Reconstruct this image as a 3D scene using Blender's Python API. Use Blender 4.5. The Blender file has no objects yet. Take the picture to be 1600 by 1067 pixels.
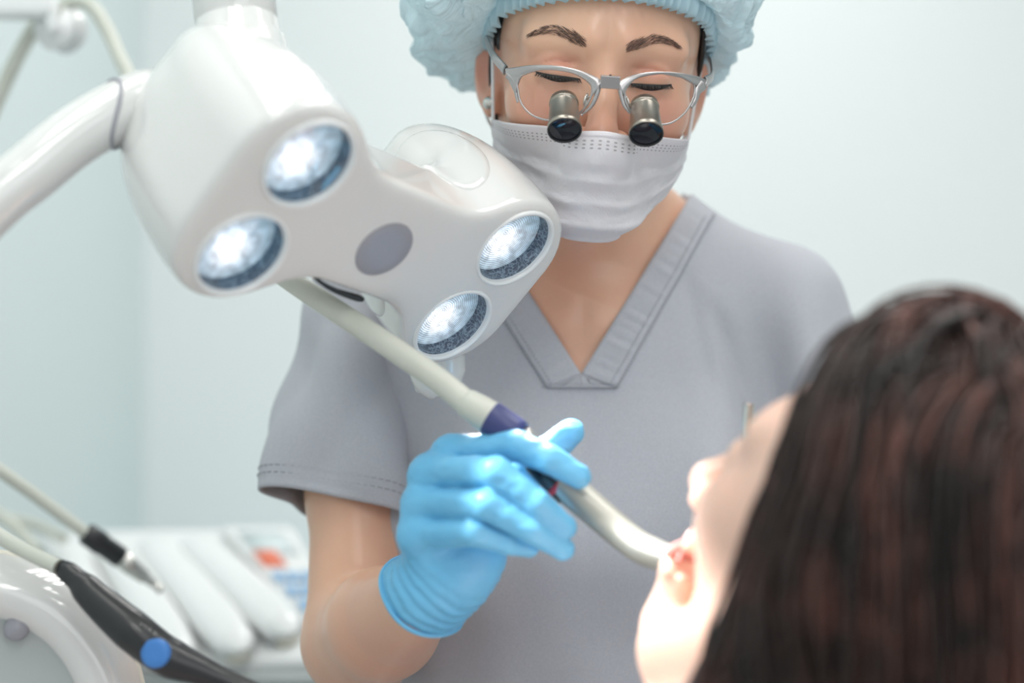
import bpy, math, random
import numpy as np
from mathutils import Vector, Matrix, Euler

random.seed(7)
rng = np.random.default_rng(7)
SC = bpy.context.scene
COL = SC.collection

# ------------------------------------------------------------------ camera, world, light, exposure
F = 1600 * 60.0 / 36.0          # focal length in pixels of the 1600 x 1067 frame
CZ = 1.25
cam_d = bpy.data.cameras.new('camera')
cam_d.lens = 60; cam_d.sensor_width = 36; cam_d.clip_start = 0.05
cam_d.dof.use_dof = True
cam_d.dof.focus_distance = 1.125
cam_d.dof.aperture_fstop = 2.3
cam = bpy.data.objects.new('camera', cam_d); COL.objects.link(cam)
cam.location = (0, 0, CZ); cam.rotation_euler = (math.pi / 2, 0, 0)
SC.camera = cam
SC.view_settings.view_transform = 'Standard'
SC.view_settings.look = 'None'
SC.view_settings.exposure = -0.03
SC.view_settings.gamma = 1.0
SC.view_settings.use_curve_mapping = False
SC.cycles.use_denoising = True

W = bpy.data.worlds.new('daylight'); SC.world = W; W.use_nodes = True
W.node_tree.nodes['Background'].inputs[0].default_value = (0.93, 0.97, 1.0, 1)
W.node_tree.nodes['Background'].inputs[1].default_value = 0.56

def area(name, loc, size, sy, power, rot=(0, 0, 0), col=(1, 1, 1)):
    l = bpy.data.lights.new(name, 'AREA'); l.shape = 'RECTANGLE'; l.size = size; l.size_y = sy
    l.energy = power; l.color = col
    o = bpy.data.objects.new(name, l); COL.objects.link(o); o.location = loc; o.rotation_euler = rot
    return o
# fluorescent tubes of the ceiling fittings, four in each
for cx, cy, e in ((-0.25, 0.75, 2.2), (0.75, 0.95, 2.6), (0.2, -0.7, 3.4), (0.3, 2.25, 3.2)):
    for k in range(4):
        area('ceiling_tube', (cx + (k - 1.5) * 0.13, cy, 2.62), 0.07, 1.1, e, col=(1, 0.98, 0.95))
# added cool fill light behind the camera; no window stands there
area('added_fill', (0.9, -1.2, 1.9), 1.6, 1.2, 9, rot=(math.radians(68), 0, math.radians(30)), col=(0.95, 0.98, 1))

# ------------------------------------------------------------------ helpers: numbers
def A(*v): return np.array(v, float)
def P(px, py, d): return A((px - 800) * d / F, d, CZ - (py - 533.5) * d / F)
def lin(r, g, b):
    f = lambda c: (c / 255 / 12.92) if c / 255 <= 0.04045 else ((c / 255 + 0.055) / 1.055) ** 2.4
    return (f(r), f(g), f(b), 1)
def nrm(v): return v / np.linalg.norm(v)
def sstep(a, b, x):
    t = np.clip((x - a) / (b - a), 0, 1); return t * t * (3 - 2 * t)

def smin(a, b, k):
    h = np.clip(0.5 + 0.5 * (b - a) / k, 0, 1)
    return b + (a - b) * h - k * h * (1 - h)
def smax(a, b, k): return -smin(-a, -b, k)
def sph(p, c, r): return np.linalg.norm(p - np.asarray(c), axis=1) - r
def ell(p, c, r):
    q = p - np.asarray(c); r = np.asarray(r)
    k0 = np.linalg.norm(q / r, axis=1); k1 = np.linalg.norm(q / (r * r), axis=1) + 1e-9
    return k0 * (k0 - 1) / k1
def cone(p, a, b, ra, rb):
    a = np.asarray(a); ba = np.asarray(b) - a; pa = p - a
    t = np.clip(pa @ ba / (ba @ ba), 0, 1)
    return np.linalg.norm(pa - t[:, None] * ba, axis=1) - (ra + t * (rb - ra))
def chain(p, pts, rad, k=0.004):
    d = None
    for i in range(len(pts) - 1):
        e = cone(p, pts[i], pts[i + 1], rad[i], rad[i + 1])
        d = e if d is None else smin(d, e, k)
    return d
def _hash(i):
    i = i.astype(np.int64)
    n = (i[:, 0] * 73856093) ^ (i[:, 1] * 19349663) ^ (i[:, 2] * 83492791)
    n = (n ^ (n >> 13)) * 1274126177
    n = n ^ (n >> 16)
    return (n & 0xffff) / 65535.0
def vnoise(p):
    i = np.floor(p); f = p - i; f = f * f * (3 - 2 * f); r = 0
    for dx in (0, 1):
        for dy in (0, 1):
            for dz in (0, 1):
                w = (f[:, 0] if dx else 1 - f[:, 0]) * (f[:, 1] if dy else 1 - f[:, 1]) * (f[:, 2] if dz else 1 - f[:, 2])
                r = r + w * _hash(i + A(dx, dy, dz))
    return r * 2 - 1
def fbm(p, n=3):
    r = 0; a = 1.0
    for k in range(n):
        r = r + a * vnoise(p * 2 ** k + 17.3 * k); a *= 0.5
    return r

# ------------------------------------------------------------------ helpers: meshes
def mesh_from(name, V, faces_list):
    """faces_list: list of int arrays (n, k)"""
    me = bpy.data.meshes.new(name)
    V = np.asarray(V, np.float32)
    me.vertices.add(len(V)); me.vertices.foreach_set('co', V.ravel())
    fl = [np.asarray(f, np.int32) for f in faces_list if len(f)]
    nl = sum(f.size for f in fl); npoly = sum(len(f) for f in fl)
    me.loops.add(nl); me.loops.foreach_set('vertex_index', np.concatenate([f.ravel() for f in fl]))
    starts = []; s = 0
    for f in fl:
        starts.append(s + np.arange(len(f)) * f.shape[1]); s += f.size
    me.polygons.add(npoly); me.polygons.foreach_set('loop_start', np.concatenate(starts).astype(np.int32))
    me.polygons.foreach_set('use_smooth', np.ones(npoly, bool))
    me.update(calc_edges=True); me.validate()
    return me

class MB:
    """collects tubes, lathes, boxes, grids into one mesh"""
    def __init__(s): s.v = []; s.f = {}; s.n = 0
    def add(s, V, Fs):
        for f in Fs:
            f = np.asarray(f, int)
            if len(f): s.f.setdefault(f.shape[1], []).append(f + s.n)
        s.v.append(np.asarray(V, float)); s.n += len(V); return s
    def grid(s, G, cu=False, cv=False, keep=None):
        n, m, _ = G.shape
        I = np.arange(n * m).reshape(n, m)
        I2 = np.concatenate([I, I[:1]], 0) if cu else I
        I2 = np.concatenate([I2, I2[:, :1]], 1) if cv else I2
        q = np.stack([I2[:-1, :-1], I2[1:, :-1], I2[1:, 1:], I2[:-1, 1:]], -1).reshape(-1, 4)
        if keep is not None:
            kf = keep.ravel(); q = q[kf[q].all(1)]
        return s.add(G.reshape(-1, 3), [q])
    def tube(s, pts, rad, n=12, caps=True, flat=(1, 1), up=None):
        pts = np.asarray(pts, float); rad = np.broadcast_to(np.asarray(rad, float), (len(pts),))
        T = np.gradient(pts, axis=0); T /= np.linalg.norm(T, axis=1)[:, None] + 1e-12
        u0 = A(0, 0, 1) if up is None else np.asarray(up, float)
        if abs(T[0] @ u0) > 0.95: u0 = A(1, 0, 0)
        N = u0 - T[0] * (u0 @ T[0]); N /= np.linalg.norm(N)
        G = []
        a = np.linspace(0, 2 * np.pi, n, endpoint=False)
        for i in range(len(pts)):
            N = N - T[i] * (N @ T[i]); N /= np.linalg.norm(N); B = np.cross(T[i], N)
            G.append(pts[i] + rad[i] * (flat[0] * np.cos(a)[:, None] * N + flat[1] * np.sin(a)[:, None] * B))
        G = np.array(G)
        s.grid(G, cv=True)
        if caps:
            b = s.n - len(pts) * n
            s.f.setdefault(n, []).append(np.array([[b + i for i in range(n)][::-1]]))
            e = s.n - n
            s.f.setdefault(n, []).append(np.array([[e + i for i in range(n)]]))
        return s
    def lathe(s, o, axis, prof, n=48, caps=False):
        """prof: list of (distance along axis, radius)"""
        axis = nrm(np.asarray(axis, float)); h = A(0, 0, 1) if abs(axis[2]) < 0.9 else A(1, 0, 0)
        N = nrm(np.cross(axis, h)); B = np.cross(axis, N)
        a = np.linspace(0, 2 * np.pi, n, endpoint=False)
        G = np.array([np.asarray(o) + axis * t + r * (np.cos(a)[:, None] * N + np.sin(a)[:, None] * B) for t, r in prof])
        s.grid(G, cv=True)
        if caps:
            b = s.n - len(prof) * n
            s.f.setdefault(n, []).append(np.array([[b + i for i in range(n)][::-1]]))
            s.f.setdefault(n, []).append(np.array([[s.n - n + i for i in range(n)]]))
        return s
    def box(s, c, X, Y, Z):
        """centre and half-axis vectors"""
        c, X, Y, Z = map(np.asarray, (c, X, Y, Z))
        V = [c + i * X + j * Y + k * Z for k in (-1, 1) for j in (-1, 1) for i in (-1, 1)]
        return s.add(V, [[(0, 2, 3, 1), (4, 5, 7, 6), (0, 1, 5, 4), (2, 6, 7, 3), (0, 4, 6, 2), (1, 3, 7, 5)]])
    def mesh(s, name):
        return mesh_from(name, np.concatenate(s.v), [np.concatenate(f) for f in s.f.values()])

def spline(pts, n):
    pts = np.asarray(pts, float); k = len(pts)
    p = np.vstack([2 * pts[0] - pts[1], pts, 2 * pts[-1] - pts[-2]])
    out = []
    for t in np.linspace(0, k - 1, n):
        i = min(int(t), k - 2); f = t - i; a, b, c, d = p[i:i + 4]
        out.append(0.5 * (2 * b + (c - a) * f + (2 * a - 5 * b + 4 * c - d) * f ** 2 + (3 * b - a - 3 * c + d) * f ** 3))
    return np.array(out)

def axis_of(segs):
    """segs: list of (start, end, step)"""
    out = []
    for a, b, h in segs:
        n = max(1, int(round((b - a) / h))); out.append(np.linspace(a, b, n, endpoint=False))
    out.append(np.array([segs[-1][1]])); return np.concatenate(out)

def sdf_mesh(name, f, xs, ys, zs, newton=2):
    nx, ny, nz = len(xs), len(ys), len(zs); B = 12
    D = np.empty((nx, ny, nz), np.float32)
    bl = [(i, j, k) for i in range(0, nx, B) for j in range(0, ny, B) for k in range(0, nz, B)]
    cen = []; rad = []
    for i, j, k in bl:
        lo = A(xs[i], ys[j], zs[k]); hi = A(xs[min(i + B, nx - 1)], ys[min(j + B, ny - 1)], zs[min(k + B, nz - 1)])
        cen.append((lo + hi) / 2); rad.append(np.linalg.norm(hi - lo) / 2)
    dc = f(np.array(cen)); act = np.abs(dc) < np.array(rad) * 1.9 + 0.004
    buf = []; where = []; cnt = 0
    def flush():
        nonlocal buf, where, cnt
        if not buf: return
        d = f(np.concatenate(buf)); o = 0
        for (sl, sh) in where:
            n = sh[0] * sh[1] * sh[2]; D[sl] = d[o:o + n].reshape(sh); o += n
        buf = []; where = []; cnt = 0
    for b, (i, j, k) in enumerate(bl):
        sl = (slice(i, min(i + B, nx)), slice(j, min(j + B, ny)), slice(k, min(k + B, nz)))
        if not act[b]: D[sl] = dc[b]; continue
        x, y, z = xs[sl[0]], ys[sl[1]], zs[sl[2]]
        g = np.stack(np.meshgrid(x, y, z, indexing='ij'), -1)
        buf.append(g.reshape(-1, 3)); where.append((sl, g.shape[:3])); cnt += g.size // 3
        if cnt > 400000: flush()
    flush()
    S = D < 0
    c = np.zeros((nx - 1, ny - 1, nz - 1), np.uint8)
    for a in (0, 1):
        for b in (0, 1):
            for d in (0, 1):
                c += S[a:nx - 1 + a, b:ny - 1 + b, d:nz - 1 + d]
    ac = (c > 0) & (c < 8)
    I, J, K = np.nonzero(ac); n = len(I)
    idx = np.full(ac.shape, -1, np.int32); idx[ac] = np.arange(n)
    acc = np.zeros((n, 3)); num = np.zeros(n)
    cor = [(a, b, d) for a in (0, 1) for b in (0, 1) for d in (0, 1)]
    for p in cor:
        for ax in range(3):
            if p[ax] == 1: continue
            q = list(p); q[ax] = 1
            dp = D[I + p[0], J + p[1], K + p[2]]; dq = D[I + q[0], J + q[1], K + q[2]]
            m = (dp < 0) != (dq < 0)
            t = np.where(m, dp / np.where(m, dp - dq, 1), 0)
            pos = np.stack([xs[I + p[0]], ys[J + p[1]], zs[K + p[2]]], 1)
            qos = np.stack([xs[I + q[0]], ys[J + q[1]], zs[K + q[2]]], 1)
            acc += np.where(m[:, None], pos + (qos - pos) * t[:, None], 0); num += m
    V = acc / num[:, None]
    quads = []
    for ax in range(3):
        o1, o2 = (ax + 1) % 3, (ax + 2) % 3
        sl0 = [slice(None)] * 3; sl1 = [slice(None)] * 3
        sl0[ax] = slice(0, -1); sl1[ax] = slice(1, None)
        s0, s1 = S[tuple(sl0)], S[tuple(sl1)]
        E_ = np.stack(np.nonzero(s0 != s1), 1)
        m = (E_[:, o1] > 0) & (E_[:, o2] > 0) & (E_[:, o1] < S.shape[o1] - 1) & (E_[:, o2] < S.shape[o2] - 1)
        E_ = E_[m]
        if not len(E_): continue
        sgn = s0[tuple(E_.T)]
        def cell(a, b):
            e = E_.copy(); e[:, o1] -= a; e[:, o2] -= b; return idx[tuple(e.T)]
        q = np.stack([cell(1, 1), cell(0, 1), cell(0, 0), cell(1, 0)], 1)
        q[~sgn] = q[~sgn][:, ::-1]
        quads.append(q)
    Q = np.concatenate(quads)
    h = min(np.diff(xs).min(), np.diff(ys).min(), np.diff(zs).min())
    for _ in range(newton):
        V = to_surface(f, V, h * 0.4, h)
    return mesh_from(name, V, [Q])

def grad(f, V, e):
    g = np.stack([f(V + A(*d)) - f(V - A(*d)) for d in ((e, 0, 0), (0, e, 0), (0, 0, e))], 1) / (2 * e)
    return g
def to_surface(f, V, e, lim):
    d = f(V); g = grad(f, V, e); g2 = (g * g).sum(1) + 1e-9
    st = -(d / g2)[:, None] * g; L = np.linalg.norm(st, axis=1)
    st *= np.minimum(1, lim / (L + 1e-12))[:, None]
    return V + st
def march(f, O, Dv, tmax, k=0.7, n=90):
    """sphere tracing; returns points and hit mask"""
    t = np.zeros(len(O)); hit = np.zeros(len(O), bool)
    for _ in range(n):
        d = f(O + Dv * t[:, None]); hit = np.abs(d) < 2e-4; t = np.minimum(t + np.where(hit, 0, d * k), tmax)
    return O + Dv * t[:, None], np.abs(f(O + Dv * t[:, None])) < 3e-3
def cam_rays(px, py, d0):
    px = np.asarray(px, float).ravel(); py = np.asarray(py, float).ravel()
    O = np.stack([(px - 800) * d0 / F, np.full(px.shape, d0), CZ - (py - 533.5) * d0 / F], 1)
    Dv = np.stack([(px - 800) / F, np.ones(px.shape), -(py - 533.5) / F], 1)
    return O, Dv / np.linalg.norm(Dv, axis=1)[:, None]

# ------------------------------------------------------------------ helpers: objects
def thing(name, label, cat, loc=(0, 0, 0), group=None):
    o = bpy.data.objects.new(name, None); COL.objects.link(o)
    o.location = Vector(loc); o.empty_display_size = 0.05
    o['label'] = label; o['category'] = cat
    if group: o['group'] = group
    return o
def root_loc(o):
    l = Vector((0, 0, 0))
    while o is not None: l = l + o.location; o = o.parent
    return l
def part(name, src, mat, parent, label=None, solid=0, bevel=0, subsurf=0, off=0):
    me = src.mesh(name) if isinstance(src, MB) else src
    if mat is not None: me.materials.append(mat)
    o = bpy.data.objects.new(name, me); COL.objects.link(o)
    if parent is not None:
        # origin at the mesh's own middle
        n = len(me.vertices); co = np.empty(n * 3, np.float32); me.vertices.foreach_get('co', co); co = co.reshape(-1, 3)
        m = (co.min(0) + co.max(0)) / 2; co -= m; me.vertices.foreach_set('co', co.ravel()); me.update()
        o.parent = parent; o.location = Vector(m.tolist()) - root_loc(parent)
    if label: o['label'] = label
    if bevel:
        b = o.modifiers.new('bevel', 'BEVEL'); b.width = bevel; b.segments = 3; b.limit_method = 'ANGLE'
    if solid:
        b = o.modifiers.new('thickness', 'SOLIDIFY'); b.thickness = solid; b.offset = off
    if subsurf:
        b = o.modifiers.new('smooth', 'SUBSURF'); b.levels = subsurf; b.render_levels = subsurf
    return o
def single(name, src, mat, label, cat, group=None, **k):
    o = part(name, src, mat, None, **k); o['label'] = label; o['category'] = cat
    if group: o['group'] = group
    return o
def struct(name, src, mat):
    o = part(name, src, mat, None); o['kind'] = 'structure'; return o
def flat(o):
    o.data.polygons.foreach_set('use_smooth', np.zeros(len(o.data.polygons), bool)); return o

# ------------------------------------------------------------------ materials
def mat(name, col, rough=0.5, metal=0, coat=0, noise=None, bump=None, sss=0, trans=0, emit=None, spec=0.5, sheen=0):
    m = bpy.data.materials.new(name); m.use_nodes = True; nt = m.node_tree; b = nt.nodes['Principled BSDF']
    b.inputs['Base Color'].default_value = col; b.inputs['Roughness'].default_value = rough
    b.inputs['Metallic'].default_value = metal; b.inputs['Coat Weight'].default_value = coat
    b.inputs['Specular IOR Level'].default_value = spec
    if sheen: b.inputs['Sheen Weight'].default_value = sheen
    if sss:
        b.inputs['Subsurface Weight'].default_value = sss; b.inputs['Subsurface Radius'].default_value = (1, 0.35, 0.2)
        b.inputs['Subsurface Scale'].default_value = 0.006
    if trans: b.inputs['Transmission Weight'].default_value = trans
    if emit: b.inputs['Emission Color'].default_value = emit[0]; b.inputs['Emission Strength'].default_value = emit[1]
    tc = nt.nodes.new('ShaderNodeTexCoord')
    if noise:                                   # (scale, other colour, contrast)
        n = nt.nodes.new('ShaderNodeTexNoise'); n.inputs['Scale'].default_value = noise[0]; n.inputs['Detail'].default_value = 4
        nt.links.new(tc.outputs['Object'], n.inputs['Vector'])
        r = nt.nodes.new('ShaderNodeValToRGB'); r.color_ramp.elements[0].position = 0.5 - noise[2]; r.color_ramp.elements[1].position = 0.5 + noise[2]
        r.color_ramp.elements[0].color = col; r.color_ramp.elements[1].color = noise[1]
        nt.links.new(n.outputs['Fac'], r.inputs[0]); nt.links.new(r.outputs[0], b.inputs['Base Color'])
    if bump:                                    # (scale, strength, distance)
        n = nt.nodes.new('ShaderNodeTexNoise'); n.inputs['Scale'].default_value = bump[0]; n.inputs['Detail'].default_value = 3
        nt.links.new(tc.outputs['Object'], n.inputs['Vector'])
        k = nt.nodes.new('ShaderNodeBump'); k.inputs['Strength'].default_value = bump[1]; k.inputs['Distance'].default_value = bump[2]
        nt.links.new(n.outputs['Fac'], k.inputs['Height']); nt.links.new(k.outputs[0], b.inputs['Normal'])
    return m
def sheer(name, col, t=0.35, rough=0.8, bump=None):
    """thin non-woven cloth: diffuse + translucent + a little see-through"""
    m = bpy.data.materials.new(name); m.use_nodes = True; nt = m.node_tree; nt.nodes.clear()
    out = nt.nodes.new('ShaderNodeOutputMaterial')
    d = nt.nodes.new('ShaderNodeBsdfDiffuse'); d.inputs[0].default_value = col
    r = nt.nodes.new('ShaderNodeBsdfTranslucent'); r.inputs[0].default_value = col
    x = nt.nodes.new('ShaderNodeMixShader'); x.inputs[0].default_value = 0.22
    nt.links.new(d.outputs[0], x.inputs[1]); nt.links.new(r.outputs[0], x.inputs[2])
    tr = nt.nodes.new('ShaderNodeBsdfTransparent'); y = nt.nodes.new('ShaderNodeMixShader'); y.inputs[0].default_value = t
    nt.links.new(x.outputs[0], y.inputs[1]); nt.links.new(tr.outputs[0], y.inputs[2]); nt.links.new(y.outputs[0], out.inputs[0])
    tc = nt.nodes.new('ShaderNodeTexCoord'); n = nt.nodes.new('ShaderNodeTexNoise'); n.inputs['Scale'].default_value = 700
    nt.links.new(tc.outputs['Object'], n.inputs['Vector'])
    k = nt.nodes.new('ShaderNodeBump'); k.inputs['Strength'].default_value = 0.25; k.inputs['Distance'].default_value = 0.001
    nt.links.new(n.outputs['Fac'], k.inputs['Height'])
    if bump:
        n2 = nt.nodes.new('ShaderNodeTexNoise'); n2.inputs['Scale'].default_value = bump[0]; n2.inputs['Detail'].default_value = 5; n2.inputs['Distortion'].default_value = 1.2
        nt.links.new(tc.outputs['Object'], n2.inputs['Vector'])
        rg = nt.nodes.new('ShaderNodeMath'); rg.operation = 'SUBTRACT'; rg.inputs[1].default_value = 0.5; nt.links.new(n2.outputs['Fac'], rg.inputs[0])
        ab = nt.nodes.new('ShaderNodeMath'); ab.operation = 'ABSOLUTE'; nt.links.new(rg.outputs[0], ab.inputs[0])
        k2 = nt.nodes.new('ShaderNodeBump'); k2.inputs['Strength'].default_value = 1.0; k2.inputs['Distance'].default_value = bump[1]
        nt.links.new(ab.outputs[0], k2.inputs['Height']); nt.links.new(k.outputs[0], k2.inputs['Normal']); k = k2
        nt.links.new(k.outputs[0], r.inputs['Normal'])
    nt.links.new(k.outputs[0], d.inputs['Normal'])
    return m
def clear(name, tint=(1, 1, 1, 1), gloss=0.06):
    m = bpy.data.materials.new(name); m.use_nodes = True; nt = m.node_tree; nt.nodes.clear()
    out = nt.nodes.new('ShaderNodeOutputMaterial')
    tr = nt.nodes.new('ShaderNodeBsdfTransparent'); tr.inputs[0].default_value = tint
    g = nt.nodes.new('ShaderNodeBsdfGlossy'); g.inputs['Roughness'].default_value = 0.03
    lw = nt.nodes.new('ShaderNodeLayerWeight'); lw.inputs[0].default_value = 0.5
    pw = nt.nodes.new('ShaderNodeMath'); pw.operation = 'POWER'; pw.inputs[1].default_value = 5
    ma = nt.nodes.new('ShaderNodeMath'); ma.operation = 'MULTIPLY_ADD'; ma.inputs[1].default_value = 0.9; ma.inputs[2].default_value = gloss
    nt.links.new(lw.outputs['Facing'], pw.inputs[0]); nt.links.new(pw.outputs[0], ma.inputs[0])
    x = nt.nodes.new('ShaderNodeMixShader'); nt.links.new(ma.outputs[0], x.inputs[0])
    nt.links.new(tr.outputs[0], x.inputs[1]); nt.links.new(g.outputs[0], x.inputs[2]); nt.links.new(x.outputs[0], out.inputs[0])
    return m

M = {}
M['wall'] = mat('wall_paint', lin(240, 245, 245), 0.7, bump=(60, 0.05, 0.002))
M['wall_teal_shade'] = mat('side_wall_shaded_paint', lin(222, 233, 233), 0.7, bump=(60, 0.05, 0.002))  # teal side wall, its colour darkened for the shade of its angle
M['floor'] = mat('floor_vinyl', lin(200, 205, 205), 0.4, noise=(8, lin(190, 196, 197), 0.2))
M['ceil'] = mat('ceiling_paint', lin(240, 242, 242), 0.8, bump=(80, 0.05, 0.002))
M['lamp'] = mat('lamp_white_plastic', lin(217, 217, 215), 0.12, coat=0.7, bump=(15, 0.01, 0.001))
M['lamp_shell'] = mat('lamp_shell_plastic', lin(221, 220, 218), 0.12, coat=0.7, bump=(15, 0.01, 0.001))
M['lamp_in'] = mat('reflector_grey', lin(88, 100, 118), 0.2, metal=0.4, noise=(60, lin(160, 175, 190), 0.2))
M['white'] = mat('white_plastic', lin(232, 234, 234), 0.3, coat=0.3, bump=(20, 0.01, 0.001))
M['cream'] = mat('cream_plastic', lin(226, 222, 208), 0.4, bump=(20, 0.02, 0.001))
M['greyp'] = mat('grey_plastic', lin(176, 182, 182), 0.35, bump=(20, 0.01, 0.001))
M['sensor'] = mat('sensor_window_grey', lin(150, 150, 158), 0.4, bump=(30, 0.01, 0.001))
M['hose'] = mat('grey_hose_rubber', lin(202, 204, 194), 0.4, noise=(30, lin(194, 196, 186), 0.2))
M['blackp'] = mat('black_plastic', lin(28, 29, 31), 0.35, coat=0.2, noise=(30, lin(36, 37, 40), 0.2))
M['blue'] = mat('blue_button', lin(60, 120, 190), 0.35, noise=(20, lin(70, 130, 200), 0.2))
M['navy'] = mat('navy_ring', lin(52, 58, 108), 0.4, noise=(40, lin(60, 66, 116), 0.2))
M['red'] = mat('red_ring', lin(190, 40, 50), 0.4, noise=(40, lin(200, 50, 60), 0.2))
M['steel'] = mat('brushed_steel', lin(205, 203, 198), 0.3, metal=1.0, bump=(300, 0.05, 0.0005))
M['satin'] = mat('satin_metal', lin(172, 171, 163), 0.45, metal=0.7, bump=(300, 0.04, 0.0005))
M['frame'] = mat('spectacle_metal', lin(176, 172, 172), 0.3, metal=0.95, bump=(400, 0.04, 0.0003))
M['barrel'] = mat('loupe_barrel_metal', lin(158, 150, 140), 0.3, metal=0.95, bump=(400, 0.05, 0.0003))
M['dark_glass'] = mat('loupe_front_glass', lin(16, 18, 26), 0.08, spec=0.4, noise=(80, lin(24, 26, 36), 0.2))
M['black'] = mat('black_rim', lin(20, 20, 22), 0.35, noise=(80, lin(26, 26, 28), 0.2))
M['lens'] = clear('spectacle_lens', gloss=0.022)
M['cover'] = clear('lamp_lens_glass')
M['skin'] = mat('skin', lin(230, 186, 158), 0.34, coat=0.08, sss=0.25, noise=(14, lin(224, 172, 146), 0.2), bump=(350, 0.12, 0.0006))
M['skin2'] = mat('fair_skin', lin(232, 196, 178), 0.4, sss=0.3, noise=(20, lin(226, 184, 166), 0.25), bump=(300, 0.1, 0.0006))
M['lip'] = mat('lip', lin(222, 160, 150), 0.35, sss=0.2, noise=(60, lin(186, 108, 102), 0.2))
M['hair'] = mat('black_hair', lin(24, 20, 19), 0.4, noise=(120, lin(34, 28, 26), 0.2))
M['brow'] = mat('brow_hair', lin(134, 106, 94), 0.6, noise=(120, lin(60, 44, 40), 0.2))
M['brown_hair'] = mat('dark_brown_hair', lin(46, 30, 25), 0.38, noise=(40, lin(78, 50, 42), 0.12))
M['brown_hair0'] = mat('hair_dark', lin(22, 15, 13), 0.36, noise=(30, lin(36, 24, 21), 0.12))
M['brown_hair1'] = mat('hair_brown', lin(40, 26, 22), 0.36, noise=(30, lin(78, 50, 43), 0.12))
M['brown_hair2'] = mat('hair_reddish', lin(30, 20, 17), 0.36, noise=(30, lin(108, 68, 60), 0.12))
M['brown_base'] = mat('dark_hair_mass', lin(28, 19, 16), 0.55, noise=(60, lin(44, 29, 25), 0.2))
M['scrub'] = mat('grey_scrub_cloth', lin(182, 184, 191), 0.85, noise=(900, lin(172, 174, 182), 0.15), bump=(1200, 0.12, 0.0006), sheen=0.1)
M['thread'] = mat('grey_thread', lin(140, 141, 149), 0.9, noise=(900, lin(150, 151, 158), 0.15))
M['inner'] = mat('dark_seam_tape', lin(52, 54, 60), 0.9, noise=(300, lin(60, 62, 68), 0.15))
M['glove'] = mat('blue_nitrile', lin(112, 188, 228), 0.42, sss=0.1, noise=(25, lin(100, 178, 221), 0.2), bump=(160, 0.16, 0.001))
M['cap'] = sheer('cap_nonwoven', lin(224, 246, 253), 0.18, bump=(38, 0.010))
M['capband'] = sheer('cap_band_nonwoven', lin(206, 234, 244), 0.10)
M['mask'] = sheer('mask_nonwoven', lin(232, 229, 234), 0.03)
M['loop'] = mat('white_elastic', lin(232, 234, 236), 0.8, noise=(500, lin(222, 224, 226), 0.2))
M['eye'] = mat('dark_eye', lin(20, 12, 10), 0.35, spec=0.2, noise=(90, lin(30, 20, 16), 0.2))
M['bib'] = mat('white_bib', lin(238, 238, 240), 0.8, noise=(300, lin(230, 230, 232), 0.2))
M['shirt'] = mat('pale_shirt', lin(226, 206, 204), 0.85, noise=(40, lin(216, 196, 196), 0.2))
M['key'] = mat('light_blue_key', lin(140, 186, 228), 0.5, noise=(50, lin(160, 194, 226), 0.2))
M['amber'] = mat('orange_display', lin(206, 110, 84), 0.4, emit=(lin(220, 100, 70), 0.25), noise=(50, lin(214, 120, 92), 0.2))
M['lcd'] = mat('pale_display', lin(206, 218, 220), 0.3, noise=(30, lin(212, 224, 226), 0.2))
M['cabinet'] = mat('pale_blue_cabinet', lin(196, 214, 224), 0.5, noise=(10, lin(190, 209, 220), 0.2))

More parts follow.
